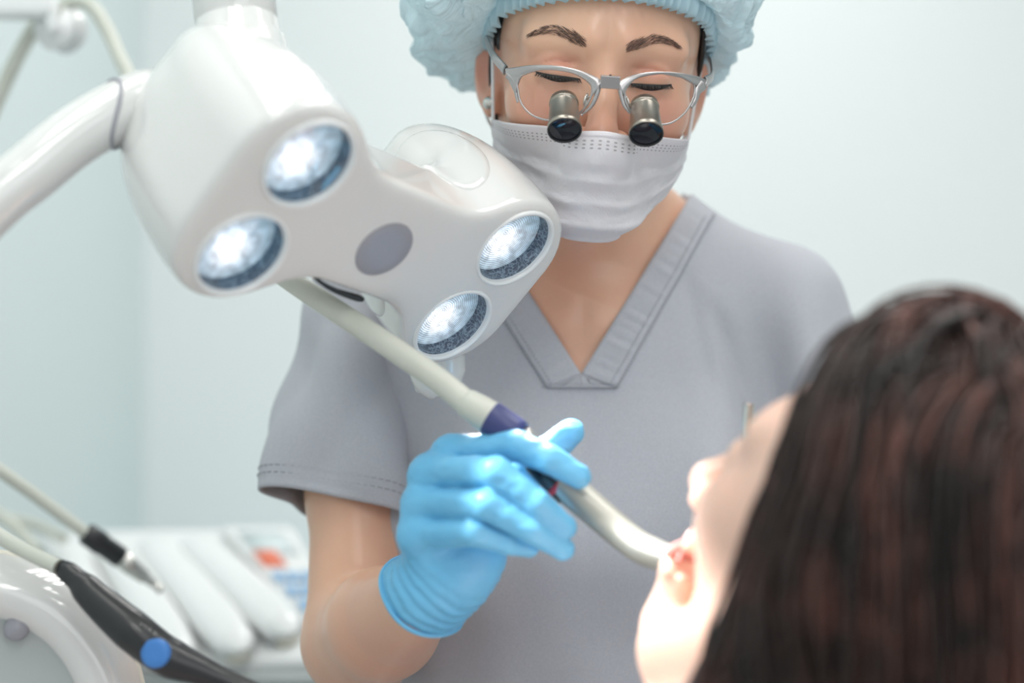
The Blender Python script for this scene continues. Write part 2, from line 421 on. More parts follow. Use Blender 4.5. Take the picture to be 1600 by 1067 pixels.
# lamp lens: a bright LED optic with fine turned rings
def led_mat():
    m = bpy.data.materials.new('led_optic'); m.use_nodes = True; nt = m.node_tree; b = nt.nodes['Principled BSDF']
    b.inputs['Base Color'].default_value = lin(110, 126, 142); b.inputs['Roughness'].default_value = 0.25
    uv = nt.nodes.new('ShaderNodeUVMap')
    sub = nt.nodes.new('ShaderNodeVectorMath'); sub.operation = 'SUBTRACT'; sub.inputs[1].default_value = (0.5, 0.5, 0)
    ln = nt.nodes.new('ShaderNodeVectorMath'); ln.operation = 'LENGTH'
    nt.links.new(uv.outputs[0], sub.inputs[0]); nt.links.new(sub.outputs[0], ln.inputs[0])
    rp = nt.nodes.new('ShaderNodeValToRGB')
    e = rp.color_ramp.elements; e[0].position = 0; e[0].color = (2.3, 2.3, 2.3, 1); e[1].position = 0.62; e[1].color = (0.16, 0.24, 0.30, 1)
    for p_, c_ in ((0.13, (1.4, 1.45, 1.5, 1)), (0.26, (0.62, 0.74, 0.84, 1)), (0.42, (0.30, 0.42, 0.50, 1))):
        n_ = e.new(p_); n_.color = c_
    hot = nt.nodes.new('ShaderNodeVectorMath'); hot.operation = 'DISTANCE'; hot.inputs[1].default_value = (0.56, 0.40, 0)
    nt.links.new(uv.outputs[0], hot.inputs[0])
    nt.links.new(hot.outputs['Value'], rp.inputs[0])
    mul = nt.nodes.new('ShaderNodeMath'); mul.operation = 'MULTIPLY'; mul.inputs[1].default_value = 240
    sn = nt.nodes.new('ShaderNodeMath'); sn.operation = 'SINE'
    nt.links.new(ln.outputs['Value'], mul.inputs[0]); nt.links.new(mul.outputs[0], sn.inputs[0])
    mr = nt.nodes.new('ShaderNodeMapRange'); mr.inputs[1].default_value = -1; mr.inputs[2].default_value = 1; mr.inputs[3].default_value = 0.45; mr.inputs[4].default_value = 1.2
    nt.links.new(sn.outputs[0], mr.inputs[0])
    vo = nt.nodes.new('ShaderNodeTexNoise'); vo.inputs['Scale'].default_value = 9; nt.links.new(uv.outputs[0], vo.inputs['Vector'])
    m2 = nt.nodes.new('ShaderNodeMath'); m2.operation = 'MULTIPLY'
    mr2 = nt.nodes.new('ShaderNodeMapRange'); mr2.inputs[1].default_value = 0.35; mr2.inputs[2].default_value = 0.65; mr2.inputs[3].default_value = 0.6; mr2.inputs[4].default_value = 1.25
    nt.links.new(vo.outputs['Fac'], mr2.inputs[0])
    nt.links.new(mr.outputs[0], m2.inputs[0]); nt.links.new(mr2.outputs[0], m2.inputs[1])
    nt.links.new(rp.outputs[0], b.inputs['Emission Color']); nt.links.new(m2.outputs[0], b.inputs['Emission Strength'])
    return m
def bubble_mat():
    m = mat('bubbled_reflector', lin(70, 82, 100), 0.2, metal=0.3); nt = m.node_tree; b = nt.nodes['Principled BSDF']
    tc = nt.nodes.new('ShaderNodeTexCoord'); v = nt.nodes.new('ShaderNodeTexVoronoi'); v.feature = 'DISTANCE_TO_EDGE'; v.inputs['Scale'].default_value = 230
    nz = nt.nodes.new('ShaderNodeTexNoise'); nz.inputs['Scale'].default_value = 90; nt.links.new(tc.outputs['Object'], nz.inputs['Vector'])
    av = nt.nodes.new('ShaderNodeVectorMath'); av.operation = 'MULTIPLY_ADD'; av.inputs[1].default_value = (0.03, 0.03, 0.03)
    nt.links.new(nz.outputs['Color'], av.inputs[0]); nt.links.new(tc.outputs['Object'], av.inputs[2]); nt.links.new(av.outputs[0], v.inputs['Vector'])
    r = nt.nodes.new('ShaderNodeValToRGB'); r.color_ramp.elements[0].color = lin(140, 158, 172); r.color_ramp.elements[1].color = lin(66, 78, 96)
    r.color_ramp.elements[0].position = 0.0; r.color_ramp.elements[1].position = 0.16
    nt.links.new(v.outputs['Distance'], r.inputs[0]); nt.links.new(r.outputs[0], b.inputs['Base Color'])
    k = nt.nodes.new('ShaderNodeBump'); k.inputs['Strength'].default_value = 0.6; k.inputs['Distance'].default_value = 0.001
    nt.links.new(v.outputs['Distance'], k.inputs['Height']); nt.links.new(k.outputs[0], b.inputs['Normal'])
    return m
M['led'] = led_mat(); M['bubble'] = bubble_mat()

# ------------------------------------------------------------------ the room
def slab(name, x0, x1, y0, y1, z0, z1, m):
    return flat(struct(name, MB().box(((x0 + x1) / 2, (y0 + y1) / 2, (z0 + z1) / 2), ((x1 - x0) / 2, 0, 0), (0, (y1 - y0) / 2, 0), (0, 0, (z1 - z0) / 2)), m))
slab('floor', -0.8, 2.6, -2.0, 3.3, -0.1, 0.0, M['floor'])
slab('ceiling', -0.8, 2.6, -2.0, 3.3, 2.7, 2.8, M['ceil'])
slab('wall_back', -0.8, 2.6, 3.2, 3.3, 0, 2.7, M['wall'])
slab('wall_right', 2.6, 2.7, -2.0, 3.3, 0, 2.7, M['wall'])
slab('wall_left', -0.8, -0.69, -2.0, 3.2, 0, 2.7, M['wall_teal_shade'])

# ------------------------------------------------------------------ head shape (local: x right, y back, z up; metres)
def head_sdf(q, ears=True, openm=0.0):
    ax = np.stack([np.abs(q[:, 0]), q[:, 1], q[:, 2]], 1)
    d = ell(q, (0, 0.016, 0.036), (0.0735, 0.094, 0.083))
    d = smin(d, ell(q, (0, -0.02, -0.012), (0.0635, 0.062, 0.078)), 0.02)
    jo = A(0, 0.013, -0.019) * openm
    d = smin(d, cone(ax, A(0.043, -0.002, -0.06) + jo * 0.3, A(0.012, -0.062, -0.094) + jo, 0.018, 0.018), 0.02)
    d = smin(d, sph(q, A(0, -0.069, -0.096) + jo, 0.0165 - 0.004 * openm), 0.014)
    d = smin(d, sph(ax, (0.038 - 0.002 * openm, -0.052 + 0.004 * openm, -0.026), 0.023 - 0.003 * openm), 0.018)
    d = smin(d, cone(ax, (0.012, -0.073, 0.021), (0.045, -0.06, 0.019), 0.0115, 0.010), 0.014)
    d = smax(d, -sph(ax, (0.031, -0.094, -0.002), 0.0155), 0.012)
    d = smin(d, sph(ax, (0.031, -0.0655, -0.001), 0.0142), 0.004)                       # lids over the eyeball
    e_ = ax - A(0.031, -0.0655, -0.001); el_ = np.arctan2(e_[:, 2], -e_[:, 1] + 1e-6)
    d = d + 0.0019 * np.exp(-((el_ - 0.58 + 0.9 * (e_[:, 0] * 22) ** 2) / 0.11) ** 2) * np.exp(-(e_[:, 0] / 0.013) ** 4) * sstep(0.026, 0.018, np.linalg.norm(e_, axis=1))
    d = smin(d, cone(q, (0, -0.077, 0.004), (0, -0.0985, -0.036), 0.0075, 0.0105), 0.010)
    d = smin(d, sph(q, (0, -0.0985, -0.039), 0.0108), 0.005)
    d = smin(d, sph(ax, (0.0125, -0.0875, -0.0425), 0.0082), 0.005)
    d = smax(d, -sph(ax, (0.006, -0.0945, -0.051), 0.0042), 0.003)
    d = smin(d, cone(ax, (0, -0.0815, -0.063), (0.02, -0.073, -0.0655), 0.006, 0.003), 0.006)
    d = smin(d, cone(ax, A(0, -0.080, -0.0725) + jo, A(0.019, -0.072, -0.069) + jo * 0.6, 0.0062, 0.003), 0.006)
    if openm:
        d = smin(d, cone(ax, (0, -0.0850, -0.0850), (0.018, -0.0745, -0.0835), 0.0066, 0.003), 0.006)
        d = smin(d, cone(q, (0, -0.0745, -0.0900), (0, -0.068, -0.112), 0.0125, 0.0135), 0.012)
        d = smax(d, -ell(q, (0, -0.072, -0.0685 - 0.007 * openm), (0.016, 0.03, 0.0065 * openm)), 0.004)
    else:
        d = smax(d, -cone(ax, (0, -0.089, -0.0678), (0.021, -0.078, -0.0672), 0.0016, 0.0012), 0.003)
    d = smin(d, cone(ax, (0.056, 0.024, -0.018), (0.045, 0.022, -0.07), 0.017, 0.018), 0.015)
    if ears:
        # ear: a dished shell that stands off the skull
        e = ax - A(0.074, 0.014, -0.012)
        ex = e[:, 0] * 0.87 - e[:, 1] * 0.5; ey = e[:, 0] * 0.5 + e[:, 1] * 0.87
        eq = np.stack([ex, ey, e[:, 2] - 0.15 * e[:, 1]], 1)
        er = ell(eq, (0, 0, 0), (0.0065, 0.018, 0.031))
        er = smax(er, -ell(eq, (0.006, -0.002, 0.004), (0.0055, 0.011, 0.02)), 0.003)
        er = smin(er, ell(eq, (0.0005, -0.008, -0.024), (0.005, 0.008, 0.009)), 0.005)
        d = smin(d, er, 0.006)
    return d
def rot3(pitch, roll, yaw):
    a, r, y = map(math.radians, (pitch, roll, yaw))
    X = np.array([[1, 0, 0], [0, math.cos(a), -math.sin(a)], [0, math.sin(a), math.cos(a)]])
    Y = np.array([[math.cos(r), 0, math.sin(r)], [0, 1, 0], [-math.sin(r), 0, math.cos(r)]])
    Z = np.array([[math.cos(y), -math.sin(y), 0], [math.sin(y), math.cos(y), 0], [0, 0, 1]])
    return Z @ Y @ X

# ================================================================== the dentist
RH = rot3(15, 5, 3)
EYE = P(945, 117, 1.13)
HC = EYE - RH @ A(0, -0.078, 0)
def HL(p): return (p - HC) @ RH
def HW(q): return np.asarray(q) @ RH.T + HC
X0 = 0.0512                                         # middle of the torso
def neck_pts(): return HW((0, 0.026, -0.07)), A(X0 + 0.012, 1.318, 1.318)
ELB = P(560, 1003, 1.21)
WRI = P(668, 925, 1.055)
SHO = P(564, 440, 1.315)
SHOL = A(X0 + 0.158, 1.315, 1.272)
def torso(p):
    d = ell(p, (X0, 1.325, 1.12), (0.158, 0.102, 0.27))
    ax = p.copy(); ax[:, 0] = np.abs(p[:, 0] - X0)
    d = smin(d, cone(ax, (0.03, 1.325, 1.312), (0.150, 1.32, 1.272), 0.038, 0.040), 0.05)
    d = smin(d, ell(ax, (0.07, 1.262, 1.12), (0.062, 0.05, 0.062)), 0.05)
    d = smax(d, 0.78 - p[:, 2], 0.02)
    return smin(d, cone(p, (X0, 1.325, 1.0), (X0, 1.325, 0.80), 0.125, 0.14), 0.06)
def arm_r(p):
    d = chain(p, [SHO, SHO * 0.4 + ELB * 0.6 + A(-0.004, 0, 0), ELB], [0.037, 0.0315, 0.037], 0.02)
    return smin(d, chain(p, [ELB, ELB * 0.6 + WRI * 0.4 + A(0, 0, 0.0), WRI], [0.039, 0.0365, 0.0240], 0.01), 0.012)
ELBL = A(X0 + 0.235, 1.26, 1.03); WRIL = A(0.222, 1.090, 1.050)
def arm_l(p):
    d = cone(p, SHOL, ELBL, 0.040, 0.036)
    return smin(d, cone(p, ELBL, WRIL, 0.041, 0.026), 0.02)
def collar(p):       # clavicles and neck muscles
    ax = p.copy(); ax[:, 0] = np.abs(p[:, 0] - X0)
    return cone(ax, (0.014, 1.248, 1.262), (0.12, 1.285, 1.292), 0.009, 0.008)
def body_sdf(p):
    d = torso(p)
    d = smin(d, collar(p), 0.02)
    a, b = neck_pts()
    d = smin(d, chain(p, [a, b, A(X0, 1.32, 1.29)], [0.050, 0.053, 0.075], 0.03), 0.03)
    d = smin(d, arm_r(p), 0.006); d = smin(d, arm_l(p), 0.02)
    d = smin(d, head_sdf(HL(p)), 0.012)
    return d
dentist = thing('person', 'person in grey scrubs, blue cap and white mask, leaning over the patient with a handpiece', 'person', (X0, 1.32, 0.80))
me = sdf_mesh('body', body_sdf,
    axis_of([(-0.215, -0.045, 0.004), (-0.045, 0.165, 0.0016), (0.165, 0.36, 0.005)]),
    axis_of([(0.99, 1.06, 0.004), (1.06, 1.2, 0.0016), (1.2, 1.44, 0.004)]),
    axis_of([(0.77, 1.0, 0.006), (1.0, 1.25, 0.004), (1.25, 1.53, 0.0017)]))
co = np.empty(len(me.vertices) * 3, np.float32); me.vertices.foreach_get('co', co); q = HL(co.reshape(-1, 3).astype(float))
ax = np.stack([np.abs(q[:, 0]), q[:, 1], q[:, 2]], 1)
bl = 0.55 * np.exp(-(np.linalg.norm(ax - A(0.036, -0.07, -0.028), axis=1) / 0.022) ** 2) + 0.4 * np.exp(-(np.linalg.norm(q - A(0, -0.1, -0.035), axis=1) / 0.018) ** 2)
bl += 0.55 * np.exp(-((ax[:, 0] - 0.031) / 0.016) ** 2 - ((q[:, 2] - 0.005) / 0.006) ** 2) * (q[:, 1] < -0.05) + 0.6 * np.exp(-(np.linalg.norm(ax - A(0.08, 0.012, -0.012), axis=1) / 0.03) ** 2)
at = me.attributes.new('blush', 'FLOAT', 'POINT'); at.data.foreach_set('value', np.clip(bl, 0, 1).astype(np.float32))
nt = M['skin'].node_tree; pb = nt.nodes['Principled BSDF']; src = pb.inputs['Base Color'].links[0].from_socket
an_ = nt.nodes.new('ShaderNodeAttribute'); an_.attribute_name = 'blush'
mx = nt.nodes.new('ShaderNodeMix'); mx.data_type = 'RGBA'; nt.links.new(an_.outputs['Fac'], mx.inputs[0]); nt.links.new(src, mx.inputs[6]); mx.inputs[7].default_value = lin(206, 132, 116)
nt.links.new(mx.outputs[2], pb.inputs['Base Color'])
part('body', me, M['skin'], dentist)

# ---- scrub top
def fr(p): return 800 + F * p[:, 0] / p[:, 1], 533.5 - F * (p[:, 2] - CZ) / p[:, 1]
VT = A(0.0500, 0, 1.2265)                           # point of the V (x, z)
def scrub_outer(p):
    ax = p.copy(); ax[:, 0] = np.abs(p[:, 0] - X0)
    d = torso(p) - 0.007
    d = smin(d, cone(p, (X0, 1.312, 1.08), (X0, 1.318, 0.80), 0.122, 0.145), 0.05)
    d = smin(d, cone(ax, (0.145, 1.318, 1.262), (0.15, 1.32, 1.0), 0.046, 0.030), 0.05)   # cloth falling from shoulder and bust
    d = smin(d, cone(p, P(640, 590, 1.285), P(648, 1150, 1.285), 0.034, 0.036), 0.04)
    d = smin(d, cone(p, SHOL, SHOL * 0.35 + ELBL * 0.65, 0.050, 0.056), 0.010)             # her left sleeve
    return d
def scrub_folds(p):
    x = p[:, 0] - X0; z = p[:, 2]
    s = 0.0075 * np.sin(75 * x + 14 * (z - 1.1) + 2.2 * vnoise(p * A(6, 6, 5))) * sstep(0.05, 0.13, np.abs(x)) * sstep(1.33, 1.22, z)
    s += 0.012 * fbm(p * A(13, 8, 8), 2) * sstep(1.25, 1.12, z)
    # creases running into the armpit on her left
    u = x - 0.118 + (z - 1.21) * 0.32
    s += 0.006 * np.exp(-(u / 0.008) ** 2) * sstep(1.08, 1.15, z) * sstep(1.29, 1.25, z) * -1
    u = x - 0.088 + (z - 1.24) * 0.2
    s += -0.004 * np.exp(-(u / 0.008) ** 2) * sstep(1.19, 1.23, z) * sstep(1.315, 1.28, z)
    return s
def neckline(p):
    x, z = p[:, 0], p[:, 2]
    r = ((x - VT[0]) * 0.843 - (z - VT[2]) * 0.538); l = (-(x - VT[0]) * 0.827 - (z - VT[2]) * 0.562)
    w = np.maximum(r, l)                               # wedge seen from the front
    w = smax(w, p[:, 1] - 1.335, 0.01)
    n = cone(p, (X0 + 0.006, 1.335, 1.29), (X0 + 0.006, 1.335, 1.45), 0.072, 0.08)
    return np.minimum(w, n)
def sc_surf(p): return smin(scrub_outer(p) - scrub_folds(p), np.minimum(torso(p), arm_l(p) + np.maximum(0, 1.15 - p[:, 2])) - 0.0035, 0.006)
def scrub_sdf(p): return smax(sc_surf(p), -neckline(p), 0.0012)
scrub = part('scrub_top', sdf_mesh('scrub_top', scrub_sdf, axis_of([(-0.16, 0.33, 0.0028)]), axis_of([(1.13, 1.46, 0.0032)]), axis_of([(0.775, 1.38, 0.0028)])), M['scrub'], dentist)

def quad_patch(a0, a1, b0, b1, n, m):
    """grid of pixels between edge a0-a1 and edge b0-b1"""
    s = np.linspace(0, 1, n)[:, None, None]; t = np.linspace(0, 1, m)[None, :, None]
    a = A(*a0) * (1 - s) + A(*a1) * s; b = A(*b0) * (1 - s) + A(*b1) * s
    return a * (1 - t) + b * t
def lay(f, G, d0, lift, tmax=0.4):
    sh = G.shape[:2]; O, Dv = cam_rays(G[..., 0], G[..., 1], d0)
    pts, hit = march(f, O, Dv, tmax); g = grad(f, pts, 0.002); g /= np.linalg.norm(g, axis=1)[:, None] + 1e-9
    return (pts + g * lift).reshape(*sh, 3), hit.reshape(sh)
b = MB()
for a0, a1, b0, b1, n, mm in (((735, 312), (908, 585), (688, 340), (856, 607), 60, 10), ((908, 586), (908, 585), (856, 607), (964, 607), 30, 10), ((908, 585), (1081, 302), (964, 607), (1119, 332), 70, 10)):
    G, k = lay(sc_surf, quad_patch(a0, a1, b0, b1, n, mm), 1.0, 0.0012)
    # puckers along the seam
    s_ = np.linspace(0, 1, n)[:, None] * 26; t_ = np.linspace(0, 1, mm)[None, :]
    G[..., 1] -= 0.0008 * np.sin(s_ * 2 * np.pi + 2 * np.sin(s_ * 1.7)) * np.sin(t_ * np.pi) ** 1.0
    ok = k.all(1); a_, z_ = int(np.argmax(ok)), n - int(np.argmax(ok[::-1]))
    if not ok[a_:z_].all(): z_ = a_ + int(np.argmin(ok[a_:z_]))
    part('neck_band', MB().grid(G[a_:z_]), M['scrub'], scrub, solid=0.002, off=0)
b = MB()
def stitch(mb, f, a, c, n, d0, lift, r=0.00045):
    g = quad_patch(a, c, a, c, n * 3, 1); G, k = lay(f, g, d0, lift)
    for i in range(0, n * 3 - 2, 3):
        if k[i, 0] and k[i + 1, 0]: mb.tube([G[i, 0], G[i + 1, 0]], r, 5)
for a, c, n in (((856, 601), (962, 601), 30), ((848, 606), (969, 606), 34), ((952, 602), (1100, 340), 60), ((962, 606), (1112, 338), 60), ((862, 600), (698, 338), 50), ((852, 604), (690, 345), 50)):
    stitch(b, sc_surf, a, c, n, 1.0, 0.0026)
part('stitching', b, M['thread'], scrub)
# dark tape inside the back of the collar
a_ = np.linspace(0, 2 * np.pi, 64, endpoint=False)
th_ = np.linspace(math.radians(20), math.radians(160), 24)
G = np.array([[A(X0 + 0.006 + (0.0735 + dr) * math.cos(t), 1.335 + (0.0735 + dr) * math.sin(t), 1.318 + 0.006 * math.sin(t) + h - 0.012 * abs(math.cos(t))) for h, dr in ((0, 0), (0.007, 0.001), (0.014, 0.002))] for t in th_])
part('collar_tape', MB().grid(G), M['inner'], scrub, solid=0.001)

# sleeve of her right arm (left in the picture): an open tube
n_, m_ = 60, 72
cl = [P(568, 428, 1.315), P(557, 520, 1.297), P(546, 620, 1.275), P(537, 710, 1.255), P(531, 797, 1.240)]
cl = spline(cl, n_); hw = np.interp(np.linspace(0, 1, n_), [0, .12, .35, .7, 1], [0.020, 0.034, 0.0400, 0.0470, 0.0510])
G = np.zeros((n_, m_, 3)); an = np.linspace(0, 2 * np.pi, m_, endpoint=False)
for i in range(n_):
    s = i / (n_ - 1)
    T = nrm(cl[min(i + 1, n_ - 1)] - cl[max(i - 1, 0)])
    X = nrm(A(1, 0, 0) - T * T[0]); Y = np.cross(T, X)
    tilt = 0.018 * s                                 # the hem rides lower towards the body
    ring = cl[i] + hw[i] * np.cos(an)[:, None] * X + (0.047 - 0.004 * s) * np.sin(an)[:, None] * Y + np.cos(an)[:, None] * A(0, 0, -tilt * 0.5)
    fo = 0.0050 * np.sin(3 * an + 5.5 * s + 1.0) * (0.3 + s) + 0.0060 * np.abs(np.sin(2 * an - 5 * s + 0.8)) ** 1.5 * (1 - 0.5 * s) + 0.003 * np.sin(2 * an + 12 * s) * (1 - s)
    out = np.cos(an)[:, None] * X + np.sin(an)[:, None] * Y
    G[i] = ring + out * fo[:, None] * 1.25
    if s > 0.955 or 0.905 < s < 0.925 or 0.94 < s < 0.95: G[i] -= out * 0.0008
sl = part('sleeve', MB().grid(G, cv=True), M['scrub'], scrub, solid=0.0022, off=0)
b = MB()
for s in (0.915, 0.945):
    i = int(s * (n_ - 1)); R_ = G[i] + (G[i] - cl[i]) * 0.02
    for j in range(m_):
        p0, p1 = R_[j], R_[(j + 1) % m_]; b.tube([p0, p0 * 0.35 + p1 * 0.65], 0.0004, 5)
part('hem_stitching', b, M['thread'], sl)

# ---- black hair under the cap, and a strand behind the ear
def hair_sdf(p):
    q = HL(p)
    d = ell(q, (0, 0.018, 0.034), (0.0765, 0.097, 0.087))
    d = smin(d, cone(q, (0, 0.06, -0.02), (0, 0.075, -0.075), 0.05, 0.03), 0.02)
    face = (-(q[:, 1] + 0.038) - 0.55 * (q[:, 2] - 0.055)) * 0.876      # cut away the face side
    d = smax(d, face, 0.004)
    d = smax(d, -0.085 - q[:, 2], 0.01)
    return d + 0.0006 * np.sin(q[:, 0] * 900)
part('hair', sdf_mesh('hair', hair_sdf, axis_of([(-0.05, 0.175, 0.0028)]), axis_of([(1.08, 1.36, 0.0028)]), axis_of([(1.23, 1.5, 0.0028)])), M['hair'], dentist)
b = MB()
for k in range(9):
    o = A((k % 3) * 0.0012, 0, (k // 3) * 0.0012)
    b.tube(spline([HW((-0.073, 0.0, 0.018)) + o, HW((-0.074, 0.006, -0.012)) + o, P(771, 185, 1.215) + o, P(775, 226, 1.22) + o, P(779, 262, 1.225) + o * 0.2], 16), 0.0011, 5)
part('hair_strand', b, M['hair'], dentist)
b = MB()
for k in range(5):
    o = A(0, k * 0.0015, 0)
    b.tube(spline([HW((0.070, -0.022, 0.032)) + o, HW((0.0715, -0.018, 0.012)) + o, HW((0.0725, -0.01, -0.004)) + o], 8), [0.002] * 6 + [0.001, 0.0004], 5)
part('hair_strand', b, M['hair'], dentist)

# ---- eyebrows, lashes, eyes
face_f = lambda p: head_sdf(HL(p), ears=False)
b = MB()
for line, wid in (([(917, 69), (897, 60), (872, 49), (848, 48), (826, 55)], [7, 9.5, 8, 5, 2]), ([(978, 76), (1000, 69), (1024, 62), (1044, 65), (1062, 73)], [6, 8, 7, 5, 2])):
    L = spline(line, 60); wd = np.interp(np.linspace(0, 1, 60), np.linspace(0, 1, len(wid)), wid); b = MB()
    for k in range(420):
        t = rng.random(); i = int(t * 58); c = L[i] + A(0, rng.uniform(-1, 1) * wd[i]); T = nrm(L[i + 1] - L[i])
        ln_ = rng.uniform(6, 13) * (1 - 0.35 * t); v = T * ln_ + A(0, -ln_ * (0.75 * (1 - t) - 0.25) * rng.uniform(0.5, 1.2) - rng.normal() * 0.8)
        g = np.array([[c, c + v * 0.5 + A(0, -0.4), c + v]]); G, kk = lay(face_f, g, 0.98, 0.0006)
        if kk.all(): b.tube(G[0], [0.00011, 0.0001, 0.00004], 3)
    part('eyebrow', b, M['brow'], dentist)
for sx in (-1, 1):
    # the narrow dark opening between the lowered lids, and lashes along it
    n = 26; S = np.linspace(-1, 1, n)
    ql = np.stack([sx * 0.031 + 0.0148 * S, np.full(n, -0.12), -0.0035 - 0.0022 * (1 - S * S) + 0.0006 * S * sx], 1)
    up = ql + A(0, 0, 0) + np.stack([0 * S, 0 * S, 0.0021 * (1 - S * S)], 1); lo = ql - np.stack([0 * S, 0 * S, 0.0016 * (1 - S * S)], 1)
    G = np.stack([up, ql, lo], 1)
    Wp = HW(G.reshape(-1, 3)); dr = np.tile(RH @ A(0, 1, 0), (len(Wp), 1))
    pts, k = march(face_f, Wp, dr, 0.1); pts = pts - dr * 0.0005
    part('eye', MB().grid(pts.reshape(n, 3, 3), keep=k.reshape(n, 3)), M['eye'], dentist, solid=0.0008)
    b = MB(); E3 = pts.reshape(n, 3, 3)
    for i in range(1, n - 1):
        for r_ in range(3):
            o = E3[i, 0] * 0.6 + E3[min(i + 1, n - 1), 0] * 0.4 + A(rng.normal() * 0.0003, 0, 0)
            dirv = RH @ A(S[i] * 0.35, -0.75, -0.55)
            b.tube([o, o + dirv * 0.003, o + dirv * 0.0055 + RH @ A(0, -0.0005, 0.0006)], [0.00026, 0.0002, 0.00005], 4)
    b.tube(E3[:, 0], np.interp(np.abs(S), [0, 1], [0.0007, 0.0003]), 6)
    part('eyelashes', b, M['hair'], dentist)

# ---- earring
er = P(764, 161, 1.198)
e_ = part('earring', MB().lathe(er, (-0.55, -0.8, 0), [(-0.004, 0.0012), (0, 0.0042), (0.0012, 0.0046), (0.0025, 0.0036), (0.0034, 0.0012), (0.0035, 0.0)], 20), M['steel'], dentist, 'silver stud')

# ---- face mask
def mask_base(p):
    q = HL(p); ax = np.stack([np.abs(q[:, 0]), q[:, 1], q[:, 2]], 1)
    d = ell(q, (0, -0.018, -0.02), (0.0655, 0.064, 0.078))
    d = smin(d, cone(ax, (0.045, 0.0, -0.06), (0.012, -0.062, -0.094), 0.020, 0.020), 0.03)
    d = smin(d, sph(ax, (0.038, -0.052, -0.026), 0.0245), 0.02)
    d = smin(d, cone(q, (0, -0.078, -0.006), (0, -0.1005, -0.040), 0.0085, 0.0125), 0.012)
    d = smin(d, cone(q, (0, -0.0985, -0.046), (0, -0.079, -0.100), 0.016, 0.019), 0.036)
    return d
nu, nv = 150, 64
U = np.linspace(-1, 1, nu); Vv = np.linspace(0, 1, nv)
th = U * math.radians(84)
ztop = -0.0345 - 0.0095 * np.abs(U) ** 1.2 + 0.003 * np.exp(-(U / 0.12) ** 2)
zbot = -0.112 + 0.032 * np.abs(U) ** 2.2
G = np.zeros((nu, nv, 3)); cen = A(0, -0.012, 0)
for i in range(nu):
    z = ztop[i] + (zbot[i] - ztop[i]) * Vv
    dirv = A(math.sin(th[i]), -math.cos(th[i]), 0)
    tuck = sstep(0.82, 1.0, Vv) * 0.018                     # the lower edge tucks in under the chin
    O = np.stack([dirv[0] * 0.2 + 0 * z, cen[1] + dirv[1] * 0.2 + 0 * z, z], 1)
    zz = np.maximum(z, -0.107); O[:, 2] = zz
    Wp = HW(O); Dv = np.tile(-(RH @ dirv), (nv, 1))
    pts, k = march(mask_base, Wp, Dv, 0.19, 0.7, 60)
    q = HL(pts); q[:, 2] = z
    r = 0.0028 + 0 * z
    pl = Vv * 5.0                                            # pleats
    env = np.exp(-(U[i] / 0.8) ** 4)
    r += 0.0011 * np.sin(np.pi * 2 * (pl % 1) ** 0.6) * sstep(0.22, 0.35, Vv) * sstep(0.95, 0.8, Vv) * env
    nz = fbm(np.stack([U[i] * 5 + 0 * Vv, Vv * 9 + 1.2 * abs(U[i]) * 3, 0 * Vv + 3.1], 1), 3)
    r += 0.0013 * nz * sstep(0.18, 0.4, Vv)
    r -= tuck
    q[:, 0] += dirv[0] * r; q[:, 1] += dirv[1] * r
    G[i] = HW(q)
mk = MB().grid(G).mesh('face_mask')
uvl = mk.uv_layers.new(name='UVMap')
gi = np.stack(np.meshgrid(np.linspace(0, 1, nu), np.linspace(0, 1, nv), indexing='ij'), -1).reshape(-1, 2)
li = np.empty(len(mk.loops), np.int32); mk.loops.foreach_get('vertex_index', li)
uvl.data.foreach_set('uv', gi[li].astype(np.float32).ravel())
def mask_mat():
    m = sheer('mask_nonwoven_dotted', lin(242, 240, 244), 0.02, bump=(30, 0.002)); nt = m.node_tree
    uv = nt.nodes.new('ShaderNodeUVMap'); sep = nt.nodes.new('ShaderNodeSeparateXYZ'); nt.links.new(uv.outputs[0], sep.inputs[0])
    def mth(op, a, b_=None):
        n = nt.nodes.new('ShaderNodeMath'); n.operation = op
        for s_, x in ((0, a), (1, b_)):
            if x is None: continue
            if isinstance(x, (int, float)): n.inputs[s_].default_value = x
            else: nt.links.new(x, n.inputs[s_])
        return n.outputs[0]
    cx = mth('SUBTRACT', mth('FRACT', mth('MULTIPLY', sep.outputs[0], 66.0)), 0.5)
    cy = mth('SUBTRACT', mth('FRACT', mth('MULTIPLY', sep.outputs[1], 34.0)), 0.5)
    rr = mth('ADD', mth('MULTIPLY', cx, cx), mth('MULTIPLY', cy, cy))
    dot = mth('LESS_THAN', rr, 0.05)
    row = mth('MULTIPLY', mth('GREATER_THAN', sep.outputs[1], 2 / 34), mth('LESS_THAN', sep.outputs[1], 5 / 34))
    f = mth('MULTIPLY', dot, row)
    mx = nt.nodes.new('ShaderNodeMix'); mx.data_type = 'RGBA'
    nt.links.new(f, mx.inputs[0]); mx.inputs[6].default_value = lin(242, 240, 244); mx.inputs[7].default_value = lin(184, 180, 186)
    for n in nt.nodes:
        if n.type in ('BSDF_DIFFUSE', 'BSDF_TRANSLUCENT'): nt.links.new(mx.outputs[2], n.inputs[0])
    return m
fm = part('face_mask', mk, mask_mat(), dentist, 'white pleated mask', solid=0.0012)
part('nose_wire', MB().tube([G[i, 2] + RH @ A(0, -0.0006, 0) for i in range(nu // 2 - 22, nu // 2 + 23)], 0.0008, 6, flat=(1.6, 0.5)), M['mask'], fm)
for s, i in ((-1, 0), (1, nu - 1)):
    b = MB().tube(spline([G[i, 1], HW((s * 0.0735, -0.004, 0.0)), HW((s * 0.078, 0.014, 0.026)), HW((s * 0.079, 0.034, 0.0)), HW((s * 0.074, 0.022, -0.045)), G[i, nv - 2]], 30), 0.0013, 8)
    part('ear_loop', b, M['loop'], fm)

